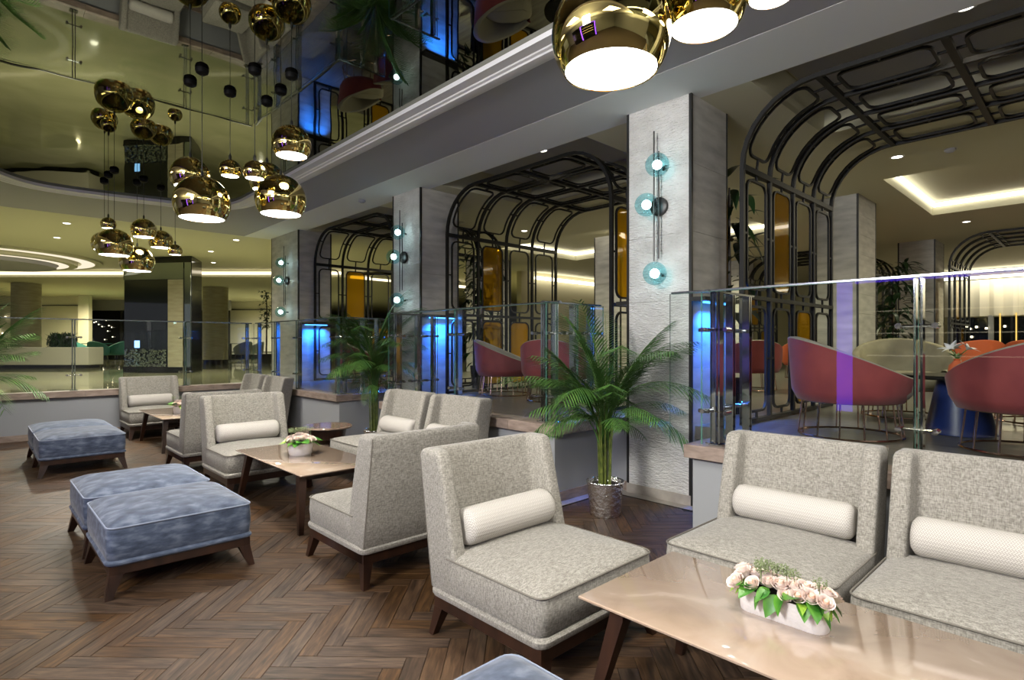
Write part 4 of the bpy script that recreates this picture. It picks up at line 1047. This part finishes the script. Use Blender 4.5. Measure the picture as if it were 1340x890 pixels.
round_table((6.15, 5.25, PZ), 'round dark table between the red tub chairs of the middle bay', .38, M['dark'], M['navy'])
round_table((6.1, 9.1, PZ), 'round dark table in the far bay', .38, M['dark'], M['navy'])
round_table((12.0, 2.1, PZ), 'navy cocktail table far back in front of the orange chairs', .4, M['navy'], M['navy'])
# lily vase on the navy table
t = thing('lily_vase', 'orange vase of white lilies on the navy table', 'vase', (5.80, .86, PZ+.47))
MB().lathe([(.001,0),(.045,0),(.062,.03),(.055,.075),(.022,.115),(.026,.13),(.020,.128)], 24).build('vase', M['orange'], t)
for k in range(3):
    a = 2*PI*k/3+.5; tip = (.06*math.cos(a), .06*math.sin(a), .20)
    s = MB().tube([(0,0,.1), (tip[0]*.5, tip[1]*.5, .17), tip], .004, 5).build('stem', M['leaf'], t)
    vs, fs = leafmesh(.085, .016, .5, .3); mb = MB()
    for q in range(6): mb.add(vs, fs, Matrix.Translation(tip) @ Matrix.Rotation(a, 4, 'Z') @ Matrix.Rotation(.6, 4, 'Y') @ Matrix.Rotation(q*PI/3, 4, 'Z') @ Matrix.Rotation(-.9, 4, 'Y'))
    mb.build('lily', M['candle'], t, True)
for k in range(5):
    a = 2*PI*k/5; vs, fs = leafmesh(.10, .014, .3); MB().add(vs, fs, Matrix.Translation((0,0,.12)) @ Matrix.Rotation(a, 4, 'Z') @ Matrix.Rotation(-.9, 4, 'Y')).build('leaf', M['leaf'], t)

# ---------------------------------------------------------------- far lobby
def cyl(u0, u1, vb, dep, name, label, matl):
    r0_ = (u0-670)/FPX*dep; r1_ = (u1-670)/FPX*dep; rad = (r1_-r0_)/2*math.cos(math.atan(abs((r0_+r1_)/2/dep)))
    p = cd((r0_+r1_)/2, dep, PZ); t = thing(name, label, 'column', p)
    MB().lathe([(rad*1.02,0),(rad*1.02,.16)], 40).build('plinth', M['dark'], t)
    n = 6; hh = CZ-.2-PZ-.16
    for i in range(n): MB().lathe([(rad-.004,.16+hh*i/n),(rad,.164+hh*i/n),(rad,.156+hh*(i+1)/n),(rad-.004,.16+hh*(i+1)/n)], 40, cap0=True, cap1=True).build('stone_ring', matl, t)
cyl(14, 55, 480, 18.9, 'round_column', 'broad round cream column at the left edge of the lobby', M['colcream'])
cyl(265, 299, 476, 20.2, 'round_column', 'round cream column right of the glass fireplace pier', M['colcream'])
# fireplace pier
P_ = [pix(u, 450, d) for u, d in ((163, 14.5), (251, 14.2), (264, 15.2), (250, 16.7), (182, 16.7))]
t = thing('fireplace_pier', 'tall pier clad in dark mirror glass with a low glass-fronted fireplace, in the lobby', 'fireplace', (P_[0][0], P_[0][1], PZ))
ox, oy = P_[0][0], P_[0][1]
MB().loft([[(p[0]-ox, p[1]-oy, z) for p in P_] for z in (0, CZ-PZ-.01)]).build('core', M['dark'], t, False)
a_ = Vector((0,0,0)); b_ = Vector((P_[1][0]-ox, P_[1][1]-oy, 0)); ux = (b_-a_).normalized(); Lp = (b_-a_).length
PM = Matrix(((ux.x, -ux.y, 0, 0), (ux.y, ux.x, 0, 0), (0,0,1,0), (0,0,0,1)))   # local x along front, -y outwards
MB().box(0, Lp, -.05, 0, 0, .14, PM).build('plinth', M['dark'], t, False)
MB().box(0.02, Lp*.66, -.03, -.002, .14, 2.33, PM).build('glass_door', M['darkglass'], t, False)
MB().box(Lp*.665, Lp*.89, -.04, -.002, .14, 2.33, PM).build('stone_jamb', M['colcream'], t, False)
MB().box(Lp*.895, Lp*.905, -.045, -.002, .14, 2.6, PM).build('edge_strip', M['blackmetal'], t, False)
MB().box(Lp*.91, Lp-.01, -.04, -.002, .14, 2.75, PM).build('glass_panel', M['greyglass'], t, False)
MB().box(0.0, Lp*.89, -.035, -.002, 2.34, 2.75, PM).build('glass_panel', M['greyglass'], t, False)
mb = MB(); rd = random.Random(5)
for i in range(420):
    x = rd.uniform(.05, Lp*.64); z = .16+.42*rd.random()**1.4; s = rd.uniform(.012, .03)
    mb.sphere((x, -.05, z), s, 5, 4, PM)
mb.build('glass_crystals', M['greyglass'], t, True, 'stuff')
MB().box(.32, .46, -.04, -.03, .62, .80, PM).build('screen', emis('blue_screen_reflection', (.25,.55,1), 3), t, False, None, 'small glowing patch for a blue reflection in the glass door')  # glowing patch painted for a screen's reflection in the glass
# planter with hedge
p = cd(-13.6, 17.0, PZ)
t = thing('planter', 'long low cream planter wall with a clipped dark hedge, left in the lobby', 'planter', p, RZ)
MB().bbox(-3.2, 1.2, -.3, .3, .10, .62, .01).build('box', M['creamlit'], t); MB().box(-3.1, 1.1, -.26, .26, 0, .10).build('plinth', M['dark'], t, False)
mb = MB(); rd = random.Random(2); vs, fs = leafmesh(.16, .022, .1)
for i in range(900):
    mb.add(vs, fs, Matrix.Translation((rd.uniform(-.12, .50), rd.uniform(-.20, .20), .52+rd.random()*.42)) @ Matrix.Rotation(rd.random()*6.3, 4, 'Z') @ Matrix.Rotation(-rd.uniform(.7, 1.5), 4, 'Y'))
h = mb.build('hedge', M['darkleaf'], t, True, 'stuff')
# far walls of the lobby (frame aligned to the view depth)
def fwall(name, r0_, r1_, dep, z0, z1, matl, th=.2): return MB().box(r0_, r1_, dep, dep+th, z0, z1, FM).build(name, matl, smooth=False, kind='structure')
def rr(u, dep): return (u-670)/FPX*dep
fwall('wall_lobby_left', rr(-40, 24), rr(104, 24), 24, PZ, 3.5, M['creamlit'])
fwall('wall_lobby_pier', rr(102, 23.4), rr(116, 23.4), 23.4, PZ, 3.5, M['creamlit'])
fwall('wall_lobby_right', rr(296, 27), rr(372, 27), 27, PZ, 3.5, M['creamlit'])
fwall('baseboard_lobby_right', rr(296, 26.95), rr(372, 26.95), 26.95, PZ, PZ+.22, M['dark'], .05)
fwall('trim_7', rr(296, 26.94), rr(372, 26.94), 26.94, 3.60-.48, 3.60-.42, M['blackmetal'], .05) if False else fwall('trim_7', rr(296, 26.95), rr(372, 26.95), 26.95, 3.02, 3.06, M['blackmetal'], .05)
fwall('trim_8', rr(296, 26.95), rr(372, 26.95), 26.95, 1.02, 1.05, M['blackmetal'], .05)
fwall('trim_9', rr(-40, 23.95), rr(103, 23.95), 23.95, 3.02, 3.05, M['blackmetal'], .05)
fwall('wall_lobby_header', rr(112, 26), rr(300, 26), 26, 2.95, 3.5, M['greyceil'])
fwall('window_1', rr(112, 26.2), rr(300, 26.2), 26.2, PZ, 3.1, M['night'], .1)
for i, u in enumerate((114, 157, 163, 252, 264)):
    fwall('window_frame_%d' % (i+1), rr(u, 26.1), rr(u, 26.1)+.12, 26.1, PZ, 3.0, M['blackmetal'], .08)
mb = MB(); rd = random.Random(9)
for i in range(18):
    x = rr(rd.uniform(117, 160), 26.15); z = PZ+rd.uniform(.3, 1.9)
    mb.box(x, x+.03, 26.12, 26.15, z, z+.03, FM)
for i in range(8):
    x = rr(rd.uniform(-5, 14), 23.9); z = PZ+rd.uniform(.3, 2.0); mb.box(x, x+.05, 23.9, 23.93, z, z+.05, FM)
o = mb.build('city_lights', M['city'], smooth=False, kind='stuff'); tag(o, 'scattered small lights of the town beyond the lobby windows', 'lights')
# dining sets
def tabl(loc, label, matl, r=.5, h=.74):
    t = thing('dining_table', label, 'table', loc); MB().lathe([(.001,h-.03),(r,h-.03),(r,h),(.001,h)], 28).build('tabletop', matl, t)
    MB().lathe([(.25,0),(.25,.02),(.04,.04),(.04,h-.03)], 20, cap0=True).build('pedestal', M['blackmetal'], t); return t
def dchair(matl, label, grp=None):
    t = tub(label, matl, matl, grp, wire=False); t.name = 'dining_chair'; t.scale = (.8,.8,1.05); return t
q = cd(rr(127, 22.5), 22.5, PZ); tabl(q, 'round teal-topped dining table among the teal chairs', M['teal'])
d0 = dchair(M['teal'], 'teal dining chair left of the teal table', 'teal dining chairs'); d0.location = cd(rr(105, 22.4), 22.4, PZ); d0.rotation_euler = (0,0,RZ+PI/2)
dup(d0, cd(rr(129, 21.6), 21.6, PZ), RZ+PI, 'teal dining chair in front of the teal table')
dup(d0, cd(rr(152, 22.3), 22.3, PZ), RZ-PI/2, 'teal dining chair right of the teal table')
q = cd(rr(302, 23.6), 23.6, PZ); tabl(q, 'small dining table left of the grey chairs', M['greych'], .4)
g0 = dchair(M['greych'], 'grey dining chair by the cream wall, the nearer one', 'grey dining chairs'); g0.location = cd(rr(318, 23), 23, PZ); g0.rotation_euler = (0,0,RZ-PI/2-.5)
dup(g0, cd(rr(334, 24.6), 24.6, PZ), RZ-PI/2, 'grey dining chair by the cream wall, the right one')

# ---------------------------------------------------------------- restaurant far end
MB().box(22, 22.2, -12, 12, PZ, CZ).build('wall_restaurant_far', M['cream'], smooth=False, kind='structure')
cw = thing('pleated_light_wall', 'glowing pleated fabric pelmet at the far right behind the distant arch', 'lit pelmet', (21.5, 0, PZ+1.55))
mb = MB(); n = 90; ys = [-6+9.5*i/n for i in range(n+1)]
mb.loft([[( .05*math.sin(i*1.9), y, z) for i, y in enumerate(ys)] for z in (-.02, 1.05)], False, False, closed=False); mb.build('pleats', M['curtain'], cw)
MB().box(-.30, -.02, -6, 3.5, 1.08, 1.14).build('light_trough', M['coveb'], cw, False)
area('pelmet_light', (21.1, -1, CZ-.25), 8, 160, (1, .88, .66), (0, -math.radians(35), PI), .2) if False else area('pelmet_light', (20.9, -1.2, CZ-.3), .25, 60, (1, .88, .66), (0, -math.radians(50), 0), 8)
MB().box(21.6, 21.7, -6, 3.4, PZ, PZ+1.5).build('window_2', M['night'], smooth=False, kind='structure')
for i, y in enumerate((3.3, 2.35, .9, -.6)): MB().box(21.5, 21.6, y, y+.12, PZ, PZ+1.55).build('window_frame_%d' % (i+6), M['wallgrey'], smooth=False, kind='structure')
mb = MB(); rd = random.Random(4)
for i in range(30): y = rd.uniform(-1, 3.2); z = PZ+rd.uniform(.3, 1.35); mb.box(21.45, 21.48, y, y+.05, z, z+.05)
o = mb.build('city_lights', M['city'], smooth=False, kind='stuff'); tag(o, 'scattered street lights beyond the dark window at the far right', 'lights')
for y, lab in ((2.2, 'thin gold light strip left in the far right window'), (1.85, 'thin gold light strip right in the far right window')):
    o = MB().box(0, .03, -.015, .015, -.8, .8).build('light_strip', M['citygold'], smooth=False); o.location = (21.45, y, PZ+.8); tag(o, lab, 'light')
MB().box(12, 22, 12.2, 12.4, PZ, CZ).build('wall_restaurant_left', M['cream'], smooth=False, kind='structure')
MB().box(12.5, 21, 12.0, 12.15, CZ-.22, CZ-.14).build('trim_light_10', M['coveb'], smooth=False, kind='structure')
MB().box(8.2, 14, 15.5, 15.6, CZ-.25, CZ-.17).build('trim_light_11', M['cove'], smooth=False, kind='structure')

# ---------------------------------------------------------------- ceiling fittings
def downlight(x, y, label, z=CZ, pw=None, r=.055):
    t = thing('downlight', label, 'ceiling light', (x, y, z), 0, 'recessed downlights')
    MB().lathe([(r,.0),(r,-.006),(r*1.35,-.006),(r*1.4,0)], 20).build('rim', M['trimw'], t)
    MB().lathe([(r,-.004),(.001,-.004)], 20).build('lens', M['down'], t)
    if pw: spot('downlight_beam', (x, y, z-.02), pw, 100, (1,.88,.66), .05)
for a in ((4.08,12.74,'downlight nearest the camera in the cream lobby ceiling, left of the far corner column',CZ,50),
          (4.15,14.73,'second downlight of the row in the cream lobby ceiling',CZ,50),
          (4.77,17.2-.5,'third downlight of the row in the lobby, just above the light strip',CZ,50),
          (1.28,13.09,'downlight above the round ceiling coves at the left, upper one',CZ,60),
          (1.31,15.0,'downlight above the round ceiling coves at the left, lower one',CZ,60),
          (7.88,1.73,'downlight left of the rectangular light coffer at the right',CZ,70),
          (5.39,.75,'downlight in the dark recess above the nearest arch',CZ+.325,20),
          (12.97,1.79,'downlight below the rectangular light coffer at the right',CZ,70),
          (7.8,7.85,'downlight seen through the middle arch, left one',CZ,60),
          (9.0,9.9,'downlight seen through the middle arch beside the bright coffer',CZ,None),
          (14.36,11.0,'small distant downlight seen through the middle arch',CZ,None),
          (5.4,5.1,'downlight in the recess above the middle arch',CZ+.325,20),
          (7.6,4.2,'downlight in the restaurant ceiling behind the nearest column',CZ,70)): downlight(*a)
for (x, y, lab, z) in ((4.35, 7.9, 'round smoke detector on the pale soffit left of the second column', CZ), (9.3, 1.0-.4, 'sprinkler head right of the nearest arch', CZ), (8.0, 1.25, 'round detector near the downlight behind the nearest arch', CZ)):
    o = MB().lathe([(.055,0),(.055,-.02),(.03,-.04),(.001,-.042)], 18).build('ceiling_detector', M['greyceil']); o.location = (x, y, z); tag(o, lab, 'detector')
